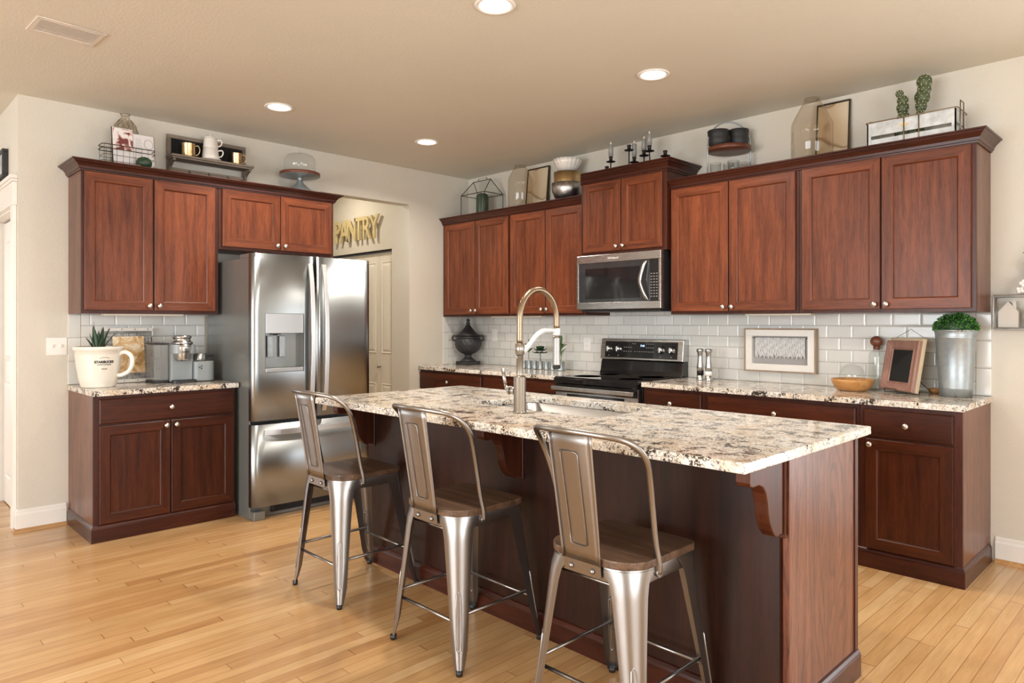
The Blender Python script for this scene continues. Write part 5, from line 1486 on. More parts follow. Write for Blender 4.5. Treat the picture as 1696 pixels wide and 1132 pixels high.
# ================================================================== on top of the left cabinets
mb = MB()  # wire-wrapped bottle
WBt = thing('wire_bottle', 'glass bottle wrapped in chicken wire on top of the left cabinet', 'bottle', (0.090, -3.178, TOPZ))
bp = [(0.0001, 0.0), (0.075, 0.0), (0.080, 0.01), (0.081, 0.28), (0.078, 0.33), (0.062, 0.375), (0.038, 0.405), (0.027, 0.425), (0.027, 0.440), (0.031, 0.445)]
mb.lathe(bp, n=36); mb.build('glass_body', 'glass_smoke', WBt)
mb = MB()
def brad(z):
    for (r0, z0), (r1, z1) in zip(bp[1:], bp[2:]):
        if z0 <= z <= z1: return r0 + (r1 - r0) * (z - z0) / max(1e-6, z1 - z0)
    return bp[-1][0]
for s_ in (-1, 1):
    for k in range(10):
        mb.tube([((brad(0.41 * t / 26) + 0.002) * math.cos(s_ * (t * 0.155) + 2 * PI * k / 10), (brad(0.41 * t / 26) + 0.002) * math.sin(s_ * (t * 0.155) + 2 * PI * k / 10), 0.41 * t / 26) for t in range(27)], 0.0011, 4)
mb.tube([(0.031 * math.cos(2 * PI * j / 16), 0.031 * math.sin(2 * PI * j / 16), 0.447) for j in range(16)], 0.002, 6, closed=True)
mb.build('wire_mesh', 'wire_gold', WBt)
# wire basket
BS = thing('wire_basket', 'long open wire basket holding a cookbook on the left cabinet', 'basket', (0.228, -3.205, TOPZ), R90)
mb = MB()
def rect_loop(w, d, z, r=0.02): return [(x, y, z) for x, y in rrect(-w, w, -d, d, r, 3)]
for k, z in enumerate((0.002, 0.04, 0.08, 0.12, 0.16)):
    g = 0.160 + 0.008 * math.sin(k * 1.6) ; mb.tube(rect_loop(g, 0.052 + 0.004 * (k % 2), z), 0.0016 if k < 4 else 0.003, 5, closed=True)
mb.tube(rect_loop(0.160, 0.054, 0.186), 0.003, 6, closed=True)
for i in range(9):
    x = -0.150 + 0.0375 * i
    mb.tube([(x, -0.054, 0.186), (x, -0.052, 0.002), (x, 0.052, 0.002), (x, 0.054, 0.186)], 0.0012, 4)
mb.build('wires', 'wire', BS)
mb = MB(); mb.box(-0.158, 0.158, -0.050, 0.050, 0.0045, 0.006); mb.build('liner', 'galv_light', BS)
def photo_mat():
    m, nt, b = nodes('recipe_page_print'); v = coords(nt)
    n_ = noise(nt, v, 22, 2, 0.4, 0.6); c1 = ramp(nt, n_, [(0.40, rgb(120, 66, 62)), (0.47, rgb(214, 168, 160)), (0.53, rgb(236, 230, 228)), (0.7, rgb(240, 236, 234))])
    L(nt, c1, b.inputs['Base Color']); setin(b, Roughness=0.45); return m
M['recipe'] = photo_mat()
BO = thing('cookbook', 'open white cookbook with recipe photos standing in the wire basket', 'book', (0.235, -3.160, TOPZ + 0.008), R90)
tb = Matrix.Rotation(-0.16, 4, 'X')
mb = MB(); mb.box(-0.128, 0.000, 0.004, 0.010, 0.0, 0.325); mb.box(0.002, 0.135, 0.004, 0.010, 0.0, 0.300); mb.xf(tb); mb.build('cover', 'iron', BO)
mb = MB(); mb.box(-0.124, -0.001, -0.002, 0.0035, 0.002, 0.322); mb.box(0.001, 0.130, -0.002, 0.0035, 0.002, 0.297); mb.xf(tb); mb.build('pages', 'paper', BO)
mb = MB(); mb.box(-0.120, -0.004, -0.0032, -0.0022, 0.170, 0.316); mb.xf(tb); mb.build('photo_print', 'recipe', BO)
mb = MB()
mb.tube([(0.095 + 0.028 * math.cos(2 * PI * j / 20), -0.0032, 0.235 + 0.034 * math.sin(2 * PI * j / 20)) for j in range(20)], 0.0013, 4, closed=True)
for k in range(9): mb.box(0.015, 0.052, -0.0030, -0.0022, 0.150 + k * 0.014, 0.152 + k * 0.014)
mb.xf(tb); mb.build('print', 'grey_card', BO)
CP = thing('potted_cactus', 'small round green cactus in a copper pot in front of the cookbook', 'plant', (0.252, -3.120, TOPZ + 0.0075))
mb = MB(); mb.lathe([(0.020, 0.0), (0.024, 0.004), (0.010, 0.012), (0.009, 0.030), (0.030, 0.046), (0.033, 0.080), (0.028, 0.080)], n=24); mb.build('pot', 'gold', CP)
mb = MB(); prof = [(max(1e-5, 0.046 * math.sin(PI * j / 14)), 0.092 - 0.043 * math.cos(PI * j / 14)) for j in range(15)]
mb.lathe(prof, (0.0, 0.012, 0), 60, fn=lambda r, z, a: r * (1 + 0.07 * abs(math.sin(6 * a)))); mb.build('cactus_body', 'green_dark', CP)

# wall shelf with mugs
SH = thing('wall_shelf', 'weathered grey wooden wall shelf with black backboard and hook rail', 'shelf', (0.0, -2.605, 2.362), R90)
mb = MB(); a, b = -0.287, 0.287
for bx in ((a, b, -0.040, -0.022, 0.296, 0.322), (a, a + 0.026, -0.040, -0.022, 0.0, 0.2955), (b - 0.026, b, -0.040, -0.022, 0.0, 0.2955), (a + 0.0265, b - 0.0265, -0.040, -0.022, 0.0, 0.02)): mb.box(*bx, c=0.001)
mb.build('back_frame', 'grey_wood', SH)
mb = MB(); mb.box(a + 0.0265, b - 0.0265, -0.032, -0.0225, 0.155, 0.2955); mb.build('backboard', 'chalk', SH)
mb = MB(); mb.box(a - 0.010, b + 0.010, -0.172, -0.0405, 0.143, 0.158, c=0.002); mb.box(a - 0.004, b + 0.004, -0.160, -0.0405, 0.132, 0.1425, c=0.001); mb.build('ledge', 'grey_wood', SH)
for x in (a + 0.004, b - 0.022):
    mb = MB(); mb.prism([(-0.0405, 0.1315), (-0.150, 0.1315), (-0.148, 0.118), (-0.110, 0.108), (-0.075, 0.085), (-0.062, 0.060), (-0.058, 0.030), (-0.0405, 0.020)], x, x + 0.018, 'x'); mb.build('bracket', 'grey_wood', SH)
mb = MB(); mb.box(a + 0.0265, b - 0.0265, -0.050, -0.0405, 0.066, 0.084, c=0.001); mb.build('hook_rail', 'grey_wood', SH)
for x in (-0.14, 0.0, 0.14):
    mb = MB(); mb.tube(spline([(x, -0.051, 0.078), (x, -0.056, 0.060), (x, -0.066, 0.048), (x, -0.078, 0.055), (x, -0.080, 0.064)], 3), 0.0022, 6); mb.build('hook', 'iron', SH)
LZ = 2.362 + 0.1585
def mug(label, y, r, h, ang, x=0.108, name='brass_mug', m='gold', grp=None):
    t = thing(name, label, 'mug', (x, y, LZ), 0, grp)
    mb = MB(); mb.lathe([(0.0001, 0.002), (r * 0.94, 0.0), (r, 0.004), (r * 1.0, h - 0.002), (r * 1.02, h), (r * 0.94, h), (r * 0.92, 0.006), (0.0001, 0.005)], n=36, fn=lambda rr, z, a: rr * (1 + (0.008 * math.sin(11 * a + z * 500) if 0.006 < z < h - 0.006 else 0)))
    mb.build('cup', m, t)
    mb = MB(); d = Vector((math.cos(ang), math.sin(ang), 0))
    mb.tube(spline([d * (r * 0.98) + Vector((0, 0, h * .80)), d * (r + 0.022) + Vector((0, 0, h * .86)), d * (r + 0.034) + Vector((0, 0, h * .55)), d * (r + 0.022) + Vector((0, 0, h * .22)), d * (r * 0.98) + Vector((0, 0, h * .15))], 4), 0.003, 8)
    mb.build('handle', m, t)
mug('hammered brass mug at the left end of the grey shelf', -2.770, 0.046, 0.098, 0.9)
mug('hammered brass mug at the right end of the grey shelf', -2.420, 0.038, 0.088, 0.9)
def cup(label, z, r0, r1, h, lid):
    t = thing('stacking_cup', label, 'cup', (0.108, -2.612, z), 0, None)
    mb = MB(); mb.lathe([(0.0001, 0.0), (r0, 0.0), (r0 * 1.01, 0.004), (r1, h - 0.002), (r1 * 0.96, h), (r1 * 0.9, h - 0.004), (0.0001, h - 0.006)], n=36)
    mb.build('cup', 'ceramic', t)
    mb = MB(); d = Vector((math.cos(0.85), math.sin(0.85), 0))
    mb.tube(spline([d * (r1 * 1.0) + Vector((0, 0, h * .80)), d * (r1 + 0.028) + Vector((0, 0, h * .84)), d * (r1 + 0.038) + Vector((0, 0, h * .60)), d * (r1 + 0.026) + Vector((0, 0, h * .28)), d * (r0 * 1.0) + Vector((0, 0, h * .22))], 4), 0.0048, 8)
    mb.build('handle', 'ceramic', t)
    mb = MB(); mb.lathe([(r0 * 1.0, h * .9), (r1 * 1.012, h * .9), (r1 * 1.012, h * .93), (r1, h * .93)], n=36)
    if lid:
        mb = MB(); mb.lathe([(r1 * 0.98, h + 0.0005), (r1 * 1.02, h + 0.004), (r1 * 0.8, h + 0.012), (0.010, h + 0.018), (0.006, h + 0.022), (0.009, h + 0.030), (0.0001, h + 0.034)], n=36); mb.build('lid', 'ceramic', t)
sc2 = MB(); sc2.lathe([(0.0001, 0.0), (0.045, 0.0), (0.072, 0.008), (0.074, 0.011), (0.045, 0.006), (0.0001, 0.005)], n=36)
o = sc2.build('saucer', 'ceramic'); o.location = (0.108, -2.612, LZ); tag(o, 'white saucer beneath the two stacked white cups on the grey shelf', 'saucer')
cup('lower of two stacked white cups on the grey shelf', LZ + 0.0115, 0.060, 0.053, 0.078, False)
cup('upper stacked white cup with lid on the grey shelf', LZ + 0.0905, 0.053, 0.045, 0.074, True)

# cake stand with glass dome
CS = thing('cake_stand', 'galvanized pedestal cake stand with glass dome on the left cabinets', 'cake stand', (0.195, -1.945, TOPZ))
CS['label'] = 'galvanized metal pedestal cake stand above the refrigerator'
mb = MB(); mb.lathe([(0.112, 0.06), (0.113, 0.066), (0.100, 0.078), (0.060, 0.105), (0.030, 0.135), (0.019, 0.160), (0.019, 0.178), (0.034, 0.186), (0.150, 0.190), (0.154, 0.192), (0.154, 0.216), (0.148, 0.216), (0.147, 0.205), (0.0001, 0.204)], n=48)
mb.lathe([(0.0001, 0.0), (0.113, 0.0), (0.113, 0.0595)], n=48)
mb.build('pedestal', 'galv', CS)
mb = MB(); mb.lathe([(0.1545, 0.194), (0.1565, 0.194), (0.1565, 0.217), (0.1545, 0.217)], n=48, close=True); mb.build('rim_band', 'ball_wood', CS)
DM = thing('glass_dome', 'clear glass dome cover sitting on the galvanized cake stand', 'dome', (0.195, -1.945, TOPZ + 0.2055))
mb = MB(); mb.lathe([(0.122, 0.0), (0.122, 0.095), (0.117, 0.125), (0.100, 0.148), (0.070, 0.160), (0.012, 0.165), (0.0001, 0.165)], n=44); mb.build('dome', 'glass', DM)
mb = MB(); mb.lathe([(0.010, 0.1655), (0.008, 0.172), (0.014, 0.180), (0.012, 0.190), (0.0001, 0.194)], n=20); mb.build('knob', 'glass', DM)

# ================================================================== on top of the back cabinets
# house shaped glass terrarium
TR = thing('glass_terrarium', 'house-shaped glass terrarium with dark metal edges in the corner', 'terrarium', (0.385, -0.165, TOPZ), 0)
w, d, h1, h2 = 0.168, 0.118, 0.245, 0.385
c = [(-w, -d), (w, -d), (w, d), (-w, d)]
mb = MB()
E_ = []
for i in range(4):
    E_.append(((*c[i], 0.003), (*c[(i + 1) % 4], 0.003))); E_.append(((*c[i], h1), (*c[(i + 1) % 4], h1))); E_.append(((*c[i], 0.003), (*c[i], h1)))
rl, rr_ = (-w, 0, h2), (w, 0, h2)
rl, rr_ = (-w * 0.72, 0, h2), (w * 0.72, 0, h2)
E_ += [(rl, rr_), (rl, (*c[0], h1)), (rl, (*c[3], h1)), (rr_, (*c[1], h1)), (rr_, (*c[2], h1))]
for a_, b_ in E_: mb.tube([a_, b_], 0.0038, 6)
mb.tube([(-0.05, 0, h2), (-0.05, 0, h2 + 0.022), (0.07, 0, h2 + 0.022), (0.07, 0, h2)], 0.003, 6)
mb.build('metal_edges', 'wire', TR)
mb = MB(); g = 0.996
def G(p): return (p[0] * g, p[1] * g, p[2])
for i in range(4):
    p, q_ = c[i], c[(i + 1) % 4]; mb.add([G((*p, 0.006)), G((*q_, 0.006)), G((*q_, h1)), G((*p, h1))], [(0, 1, 2, 3)])
mb.add([G((*c[0], h1)), G((*c[1], h1)), G(rr_), G(rl)], [(0, 1, 2, 3)]); mb.add([G((*c[2], h1)), G((*c[3], h1)), G(rl), G(rr_)], [(0, 1, 2, 3)])
mb.add([G((*c[1], h1)), G((*c[2], h1)), G(rr_)], [(0, 1, 2)]); mb.add([G((*c[3], h1)), G((*c[0], h1)), G(rl)], [(0, 1, 2)])
mb.build('panes', 'glass', TR)
CC = thing('pillar_cactus', 'dark ribbed cactus candle inside the house-shaped terrarium', 'cactus', (0.392, -0.165, TOPZ + 0.008))
mb = MB(); mb.lathe([(0.0001, 0.0), (0.066, 0.0), (0.068, 0.035), (0.064, 0.040), (0.0001, 0.040)], n=30); mb.build('pot', 'ceramic', CC)
mb = MB(); mb.lathe([(0.050, 0.041), (0.055, 0.06), (0.056, 0.215), (0.050, 0.240), (0.030, 0.252), (0.0001, 0.254)], n=72, fn=lambda r, z, a: r * (1 + 0.09 * abs(math.sin(8 * a)) + 0.02 * math.sin(z * 260))); mb.build('body', 'green_dark', CC)

def big_vase(label, x, y, r, h, rn, sh):
    t = thing('glass_vase', label, 'vase', (x, y, TOPZ))
    mb = MB(); mb.lathe([(0.0001, 0.004), (r * 0.9, 0.0), (r, 0.012), (r, sh), (r * 0.965, sh + 0.02)] + [(r * 0.965 + (rn - r * 0.965) * k, sh + 0.02 + (h - 0.012 - sh - 0.02) * k ** 0.92) for k in (0.25, 0.5, 0.75, 0.9)] + [(rn * 1.0, h - 0.008), (rn * 1.06, h), (rn * 0.96, h), (rn * 0.92, h - 0.01)], n=56)
    mb.build('glass_body', 'glass_smoke', t)
big_vase('smoky amber glass vase left of the stacked bowls', 0.935, -0.195, 0.112, 0.432, 0.052, 0.30)
big_vase('larger smoky amber glass vase near the metal crate', 3.532, -0.200, 0.124, 0.438, 0.045, 0.265)
def agate_mat():
    m, nt, b = nodes('beige_abstract_print'); v = coords(nt)
    w_ = N(nt, 'ShaderNodeTexNoise'); setin(w_, Scale=2.6, Detail=1.0, Roughness=0.3, Distortion=0.2); L(nt, v, w_.inputs['Vector'])
    fr_ = math_(nt, 'FRACT', math_(nt, 'MULTIPLY', w_.outputs['Fac'], 4.0))
    L(nt, ramp(nt, fr_, [(0.0, rgb(150, 120, 90)), (0.03, rgb(206, 184, 154)), (0.45, rgb(218, 202, 176)), (0.5, rgb(196, 184, 160)), (0.97, rgb(210, 196, 170)), (1.0, rgb(150, 120, 90))]), b.inputs['Base Color']); setin(b, Roughness=0.3); return m
M['agate'] = agate_mat()
def art(label, x, y, w, h, lean, name='framed_print'):
    t = thing(name, label, 'framed art', (x, y, TOPZ), 0)
    tm = Matrix.Rotation(-lean, 4, 'X')
    mb = MB()
    for bx in ((-w, w, -0.016, 0.0, h - 0.010, h), (-w, w, -0.016, 0.0, 0.0, 0.010), (-w, -w + 0.008, -0.016, 0.0, 0.0105, h - 0.0105), (w - 0.008, w, -0.016, 0.0, 0.0105, h - 0.0105)): mb.box(*bx)
    mb.xf(tm); mb.build('frame', 'wire', t)
    mb = MB(); mb.box(-w + 0.0085, w - 0.0085, -0.010, -0.002, 0.0105, h - 0.0105); mb.xf(tm); mb.build('print', 'agate', t)
art('thin-framed beige print leaning between the smaller vase and stacked bowls', 0.998, -0.056, 0.132, 0.435, 0.10)
art('thin-framed beige print leaning behind the larger glass vase', 3.598, -0.052, 0.104, 0.440, 0.09)

# stack of bowls
def bowl(label, z, prof, mat, fn=None, n=64):
    mb = MB(); mb.lathe(prof, n=n, fn=fn); o = mb.build('decorative_bowl', mat); o.location = (1.470, -0.170, TOPZ + z)
    return tag(o, label, 'bowl')
bowl('dark silver swirled bowl at the bottom of the stack of bowls', 0.030, [(0.0001, 0.0), (0.040, 0.0), (0.075, 0.018), (0.110, 0.055), (0.130, 0.110), (0.134, 0.170), (0.128, 0.170), (0.105, 0.060), (0.0001, 0.015)], 'silver', lambda r, z, a: r * (1 + 0.018 * math.sin(26 * a + z * 25)))
bowl('gold cylindrical bowl in the middle of the stack of bowls', 0.142, [(0.0001, 0.0), (0.100, 0.0), (0.114, 0.028), (0.115, 0.150), (0.112, 0.150), (0.108, 0.030), (0.0001, 0.006)], 'gold', lambda r, z, a: r * (1 + 0.006 * math.sin(18 * a)))
bowl('white fluted bowl on top of the stack of bowls', 0.2930, [(0.0001, 0.0), (0.050, 0.0), (0.085, 0.030), (0.108, 0.070), (0.123, 0.107), (0.118, 0.107), (0.100, 0.070), (0.0001, 0.012)], 'ceramic', lambda r, z, a: r * (1 + (0.035 * math.sin(18 * a) if z > 0.02 else 0)))
st_ = MB(); st_.lathe([(0.055, 0.0), (0.060, 0.0), (0.042, 0.0285), (0.036, 0.0285)], n=32, close=True)
o = st_.build('trivet_ring', 'iron'); o.location = (1.470, -0.170, TOPZ); tag(o, 'dark ring stand beneath the stack of bowls', 'stand')

# candelabra on top of the microwave cabinet
MZ = 2.4405
CD = thing('candelabra', 'dark iron branching candelabra on top of the microwave cabinet', 'candle holder', (2.215, -0.225, MZ))
arms = [(-0.300, 0.02, 0.105, 0), (-0.245, 0.0, 0.170, 1), (-0.070, 0.0, 0.230, 0), (-0.050, 0.04, 0.140, 1), (0.068, 0.0, 0.165, 1), (0.130, -0.02, 0.185, 1), (0.255, 0.0, 0.130, 0)]
mb = MB(); mb.box(-0.31, 0.27, -0.012, 0.012, 0.0, 0.008, c=0.002)
for (x, y, z, cd) in arms:
    mb.tube(spline([(x * 0.8, 0.0, 0.008), (x, y * 0.6, 0.03), (x, y, z - 0.02)], 4), 0.005, 8)
mb.build('stems', 'iron', CD)
for (x, y, z, cd) in arms:
    mb = MB(); mb.lathe([(0.006, z - 0.022), (0.036, z - 0.018), (0.037, z - 0.014), (0.014, z - 0.012), (0.013, z + 0.010), (0.016, z + 0.014), (0.016, z + 0.024), (0.013, z + 0.024), (0.013, z + 0.004), (0.0001, z + 0.004)], (x, y, 0), 20)
    mb.build('candle_cup', 'iron', CD)
cds = [('left grey taper candle in the candelabra', arms[1], 0.108), ('grey taper candle behind the tall empty holder', arms[3], 0.118), ('grey taper candle just left of the tallest one', arms[4], 0.098), ('tallest-standing grey taper candle, right in the candelabra', arms[5], 0.100)]
for lb, (x, y, z, _), h in cds:
    t = thing('taper_candle', lb, 'candle', (2.215 + x, -0.225 + y, MZ + z + 0.0045), 0, 'grey candles in the candelabra')
    mb = MB(); mb.lathe([(0.0105, 0.0), (0.0118, 0.025), (0.0185, 0.026), (0.019, h), (0.012, h + 0.006), (0.0001, h + 0.006)], n=20); mb.build('wax', 'candle', t)
    mb = MB(); mb.lathe([(0.003, h + 0.0065), (0.007, h + 0.014), (0.005, h + 0.024), (0.0001, h + 0.034)], n=12); mb.build('flame_tip', 'flame', t)

# two-tier tray with pots and glasses
TT = thing('two_tier_tray', 'round two-tier wooden tray with an arched metal handle', 'tray', (2.950, -0.170, TOPZ))
mb = MB(); mb.lathe([(0.0001, 0.004), (0.145, 0.0), (0.147, 0.004), (0.147, 0.018), (0.141, 0.018), (0.140, 0.012), (0.0001, 0.012)], n=48); mb.build('lower_tray', 'ball_wood', TT)
mb = MB(); mb.lathe([(0.0001, 0.218), (0.145, 0.212), (0.147, 0.216), (0.147, 0.238), (0.141, 0.238), (0.140, 0.228), (0.0001, 0.228)], n=48); mb.build('upper_tray', 'ball_wood', TT)
mb = MB(); dd = Vector((0.70, 0.71, 0))
pts = [dd * -0.149 + Vector((0, 0, 0.004)), dd * -0.149 + Vector((0, 0, 0.24))] + [dd * (-0.149 * math.cos(PI * j / 14)) + Vector((0, 0, 0.262 + 0.155 * math.sin(PI * j / 14))) for j in range(1, 14)] + [dd * 0.149 + Vector((0, 0, 0.24)), dd * 0.149 + Vector((0, 0, 0.004))]
mb.tube(pts, 0.0055, 8); mb.build('arched_handle', 'galv', TT)
def pot(label, x, y, z, r, h):
    mb = MB(); mb.lathe([(0.0001, 0.0), (r * 0.50, 0.0), (r * 0.74, h * 0.10), (r * 0.93, h * 0.32), (r * 0.97, h * 0.50), (r * 0.93, h * 0.60), (r * 0.95, h * 0.68), (r, h * 0.97), (r * 0.97, h), (r * 0.90, h * 0.97), (r * 0.86, h * 0.6), (0.0001, h * 0.2)], n=40)
    o = mb.build('black_pot', 'black_matte'); o.location = (x, y, z); tag(o, label, 'pot')
UZ = TOPZ + 0.2285
pot('round black pot on the left of the upper tray', 2.895, -0.218, UZ, 0.074, 0.128)
pot('round black pot on the right of the upper tray', 2.992, -0.112, UZ, 0.068, 0.135)
gl_ = None
for lb, x, y in (('short clear tumbler at the left edge of the lower tray', 2.880, -0.230), ('short clear tumbler in the middle of the lower tray', 2.940, -0.160), ('short clear tumbler front right on the lower tray', 3.000, -0.205), ('short clear tumbler at the right back of the lower tray', 3.025, -0.110)):
    if gl_ is None:
        mb = MB(); mb.lathe([(0.0001, 0.008), (0.030, 0.008), (0.030, 0.0), (0.032, 0.0), (0.040, 0.120), (0.038, 0.120), (0.031, 0.012), (0.0001, 0.012)], n=30, fn=lambda r, z, a: r * (1 + 0.02 * math.cos(12 * a))); gl_ = mb.build('tumbler', 'glass'); o = gl_
    else: o = gl_.copy(); C.objects.link(o)
    o.location = (x, y, TOPZ + 0.0125); tag(o, lb, 'glass', 'clear tumblers on the lower tray')

# metal crate with cacti
CR = thing('metal_crate', 'whitewashed metal crate with wire rim and handles on the right cabinet', 'crate', (4.118, -0.205, TOPZ))
w, d, h = 0.225, 0.100, 0.180
mb = MB()
for z0, z1 in ((0.004, 0.085), (0.105, h)):
    mb.box(-w, w, -d, -d + 0.005, z0, z1); mb.box(-w, w, d - 0.005, d, z0, z1)
    mb.box(-w, -w + 0.005, -d + 0.0055, d - 0.0055, z0, z1); mb.box(w - 0.005, w, -d + 0.0055, d - 0.0055, z0, z1)
for x in (-w, w):
    for y in (-d, d): mb.box(x - 0.008 if x > 0 else x, x if x > 0 else x + 0.008, y - 0.002 if y > 0 else y - 0.002, y + 0.002, 0.0, h)
for x in (-w, w - 0.022):
    mb.box(x, x + 0.022, -d - 0.002, -d - 0.0005, 0.0, h)
mb.box(-w, w, -d, d, 0.0, 0.0035)
mb.build('panels', 'galv_light', CR)
mb = MB()
mb.tube([(x, y, h + 0.004) for x, y in rrect(-w - 0.006, w + 0.006, -d - 0.006, d + 0.006, 0.012, 3)], 0.003, 6, closed=True)
for x in (-0.03, 0.045): mb.tube([(x, -d - 0.005, h + 0.004), (x, -d - 0.005, 0.0)], 0.003, 6)
for x in (-w - 0.004, w + 0.004):
    zt = h + 0.055 if x > 0 else h + 0.028
    mb.tube([(x, -0.035, 0.02), (x, -0.035, zt), (x, 0.035, zt), (x, 0.035, 0.02)], 0.003, 6)
mb.build('wire_rim', 'wire_gold', CR)
mb = MB(); mb.box(-0.055, -0.008, -d - 0.003, -d - 0.0005, 0.135, 0.150); mb.build('name_plate', 'gold_matte', CR)
def cactus(label, x, y, blobs):
    t = thing('cactus', label, 'cactus', (x, y, TOPZ + 0.004))
    mb = MB()
    for (dx, z, r, sz) in blobs: mb.sphere((dx * 0.7, dx * 0.7, z), r, 18, 12, sz=sz)
    mb.build('body', 'cactus', t)
    mb = MB()
    for (dx, z, r, sz) in blobs:
        for k in range(5):
            for j in range(9):
                ph = -0.9 + 0.45 * k; a = 2 * PI * (j + 0.5 * (k % 2)) / 9
                n_ = Vector((math.cos(ph) * math.cos(a), math.cos(ph) * math.sin(a), math.sin(ph) * sz))
                p = Vector((dx * 0.7, dx * 0.7, z)) + n_ * r
                for s_ in range(3):
                    q_ = Vector((random.uniform(-1, 1), random.uniform(-1, 1), random.uniform(-1, 1))) * 0.004
                    mb.add([p - q_ * 0.3, p + n_ * 0.007 + q_, p + q_.cross(n_) * 0.35], [(0, 1, 2)])
                mb.sphere(p, 0.0026, 5, 4)
    mb.build('spines', 'spine', t)
cactus('shorter spotted green cactus, left of two in the metal crate', 4.045, -0.190, [(0.0, 0.05, 0.040, 1.2), (0.0, 0.115, 0.040, 1.1), (0.0, 0.18, 0.037, 1.1), (0.008, 0.215, 0.031, 1.1), (0.004, 0.265, 0.033, 1.2), (0.004, 0.305, 0.030, 1.1), (-0.014, 0.345, 0.022, 1.1)])
cactus('taller spotted green cactus, right of two in the metal crate', 4.140, -0.190, [(0.0, 0.06, 0.030, 1.5), (0.0, 0.14, 0.026, 1.5), (-0.002, 0.20, 0.025, 1.4), (0.004, 0.255, 0.030, 1.3), (0.010, 0.305, 0.040, 1.15), (0.022, 0.350, 0.036, 1.1), (0.022, 0.392, 0.040, 1.05)])

# ================================================================== passage sign
PS = thing('wall_lettering', 'gold raised letters spelling PANTRY on the wall above the pantry door', 'sign', (-0.880, -0.735, 2.268))
adv = 0.0
for i, ch in enumerate('PANTRY'):
    t = text_mb(ch, 0.330, 0.011, bold=0.004)
    x = (-0.355, -0.215, -0.070, 0.070, 0.205, 0.345)[i]
    t.v = [(a * 0.76, b, c_) for a, b, c_ in t.v]
    place(t, Matrix.Translation((x, -0.034, 0.0)) @ RY, 'letter', 'gold_matte', PS)
mb = MB()
for x in (-0.375, -0.215, -0.07, 0.07, 0.19, 0.345): mb.tube([(x, -0.0225, 0.0), (x, -0.0005, 0.0)], 0.004, 6)
mb.build('standoffs', 'gold_matte', PS)

# ================================================================== hall picture and right wall shelf
HP = thing('wall_picture', 'small black-framed grey picture above the hall door at far left', 'framed art', (-0.59, -3.769, 2.300))
mb = MB(); w, h = 0.26, 0.185
for bx in ((-w, w, -0.034, -0.0005, h - 0.020, h), (-w, w, -0.034, -0.0005, 0.0, 0.020), (-w, -w + 0.020, -0.034, -0.0005, 0.0205, h - 0.0205), (w - 0.020, w, -0.034, -0.0005, 0.0205, h - 0.0205)): mb.box(*bx, c=0.002)
mb.build('frame', 'black_matte', HP)
M['grey_pic'] = marble_mat('grey_print', [rgb(120, 128, 134), rgb(176, 182, 186), rgb(204, 206, 206)], 14)
mb = MB(); mb.box(-w + 0.0205, w - 0.0205, -0.022, -0.002, 0.0205, h - 0.0205); mb.build('print', 'grey_pic', HP)

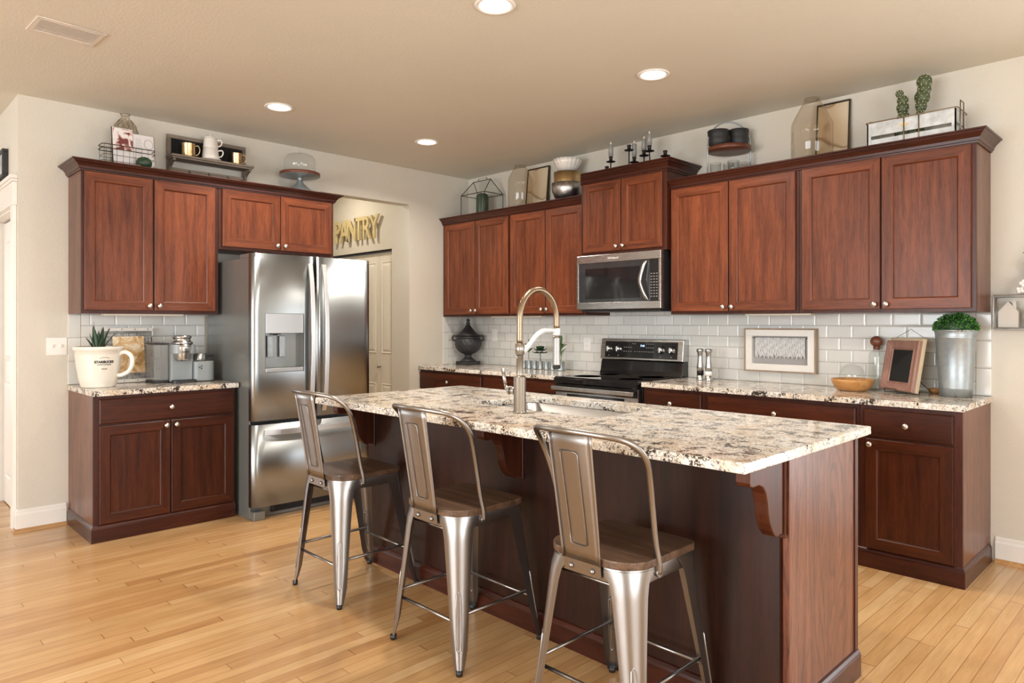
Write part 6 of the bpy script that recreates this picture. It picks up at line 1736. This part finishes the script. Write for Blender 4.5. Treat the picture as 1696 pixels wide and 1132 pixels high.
RS = thing('box_shelf', 'open metal-framed box shelf on the wall at the right edge', 'shelf', (4.600, 0, 1.289))
mb = MB(); a, b, d, h = -0.133, 0.300, -0.095, 0.178
for (x, y) in ((a, -0.006), (b, -0.006), (a, d), (b, d)): mb.tube([(x, y, 0.0), (x, y, h)], 0.0045, 6)
for z in (0.0, h):
    mb.tube([(a, -0.006, z), (b, -0.006, z)], 0.0045, 6); mb.tube([(a, d, z), (b, d, z)], 0.0045, 6); mb.tube([(a, -0.006, z), (a, d, z)], 0.0045, 6); mb.tube([(b, -0.006, z), (b, d, z)], 0.0045, 6)
mb.build('metal_frame', 'galv_light', RS)
mb = MB(); mb.box(a, b, d, -0.006, 0.0045, 0.010); mb.box(a, b, d, -0.006, h + 0.0046, h + 0.010); mb.build('boards', 'grey_wood', RS)
WH = MB(); WH.prism([(-0.045, 0.0), (0.045, 0.0), (0.045, 0.085), (0.0, 0.140), (-0.045, 0.085)], -0.022, 0.022, 'y'); WH.box(0.018, 0.034, -0.012, 0.012, 0.100, 0.142)
o = WH.build('wooden_house', 'white_wood'); o.location = (4.532, -0.052, 1.2995); tag(o, 'small white wooden house block standing in the box shelf', 'ornament')
PP = MB(); PP.lathe([(0.0001, 0.0), (0.045, 0.0), (0.058, -0.008), (0.060, -0.004), (0.045, 0.006), (0.0001, 0.007)], n=36, ax='-y')
o = PP.build('small_plate', 'white_wood'); o.location = (4.650, -0.050, 1.3605); tag(o, 'round white plate cut off by the right edge, in the box shelf', 'plate')
EU = thing('cotton_arrangement', 'eucalyptus and white cotton arrangement on top of the box shelf', 'plant', (4.640, -0.052, 1.4800))
mb = MB(); stems = []
for k in range(16):
    a = random.uniform(0, 2 * PI); r = random.uniform(0.02, 0.11); hh = random.uniform(0.08, 0.29)
    r = r * (1.25 - hh / 0.32)
    tip = Vector((r * math.cos(a), max(-0.9, math.sin(a)) * r * 0.45, hh)); stems.append(tip)
    mb.tube([(0, 0, 0), tip * 0.5 + Vector((0, 0, 0.01)), tip], 0.0016, 5)
mb.build('stems', 'green_dark', EU)
mb = MB()
for tip in stems:
    for j in range(9):
        t = 0.3 + 0.7 * j / 8; p = tip * t; a = j * 2.4
        leaf(mb, p, p + Vector((0.024 * math.cos(a), 0.016 * math.sin(a), 0.010)), 0.008, n=3)
mb.build('leaves', 'green_mid', EU)
mb = MB(); bo = MB()
for (x, z, y) in ((-0.055, 0.020, -0.02), (-0.010, 0.045, -0.035), (-0.020, 0.080, -0.03), (0.015, 0.075, -0.04), (0.000, 0.155, -0.03), (0.035, 0.125, -0.03), (0.04, 0.03, -0.03), (-0.04, 0.055, -0.03)):
    for j in range(4):
        mb.sphere((x + 0.011 * math.cos(j * PI / 2 + x * 40), y, z + 0.011 * math.sin(j * PI / 2 + x * 40)), 0.011, 10, 8)
    bo.sphere((x, y + 0.010, z), 0.012, 8, 6)
mb.build('cotton_bolls', 'cotton', EU); bo.build('boll_husks', 'iron', EU)
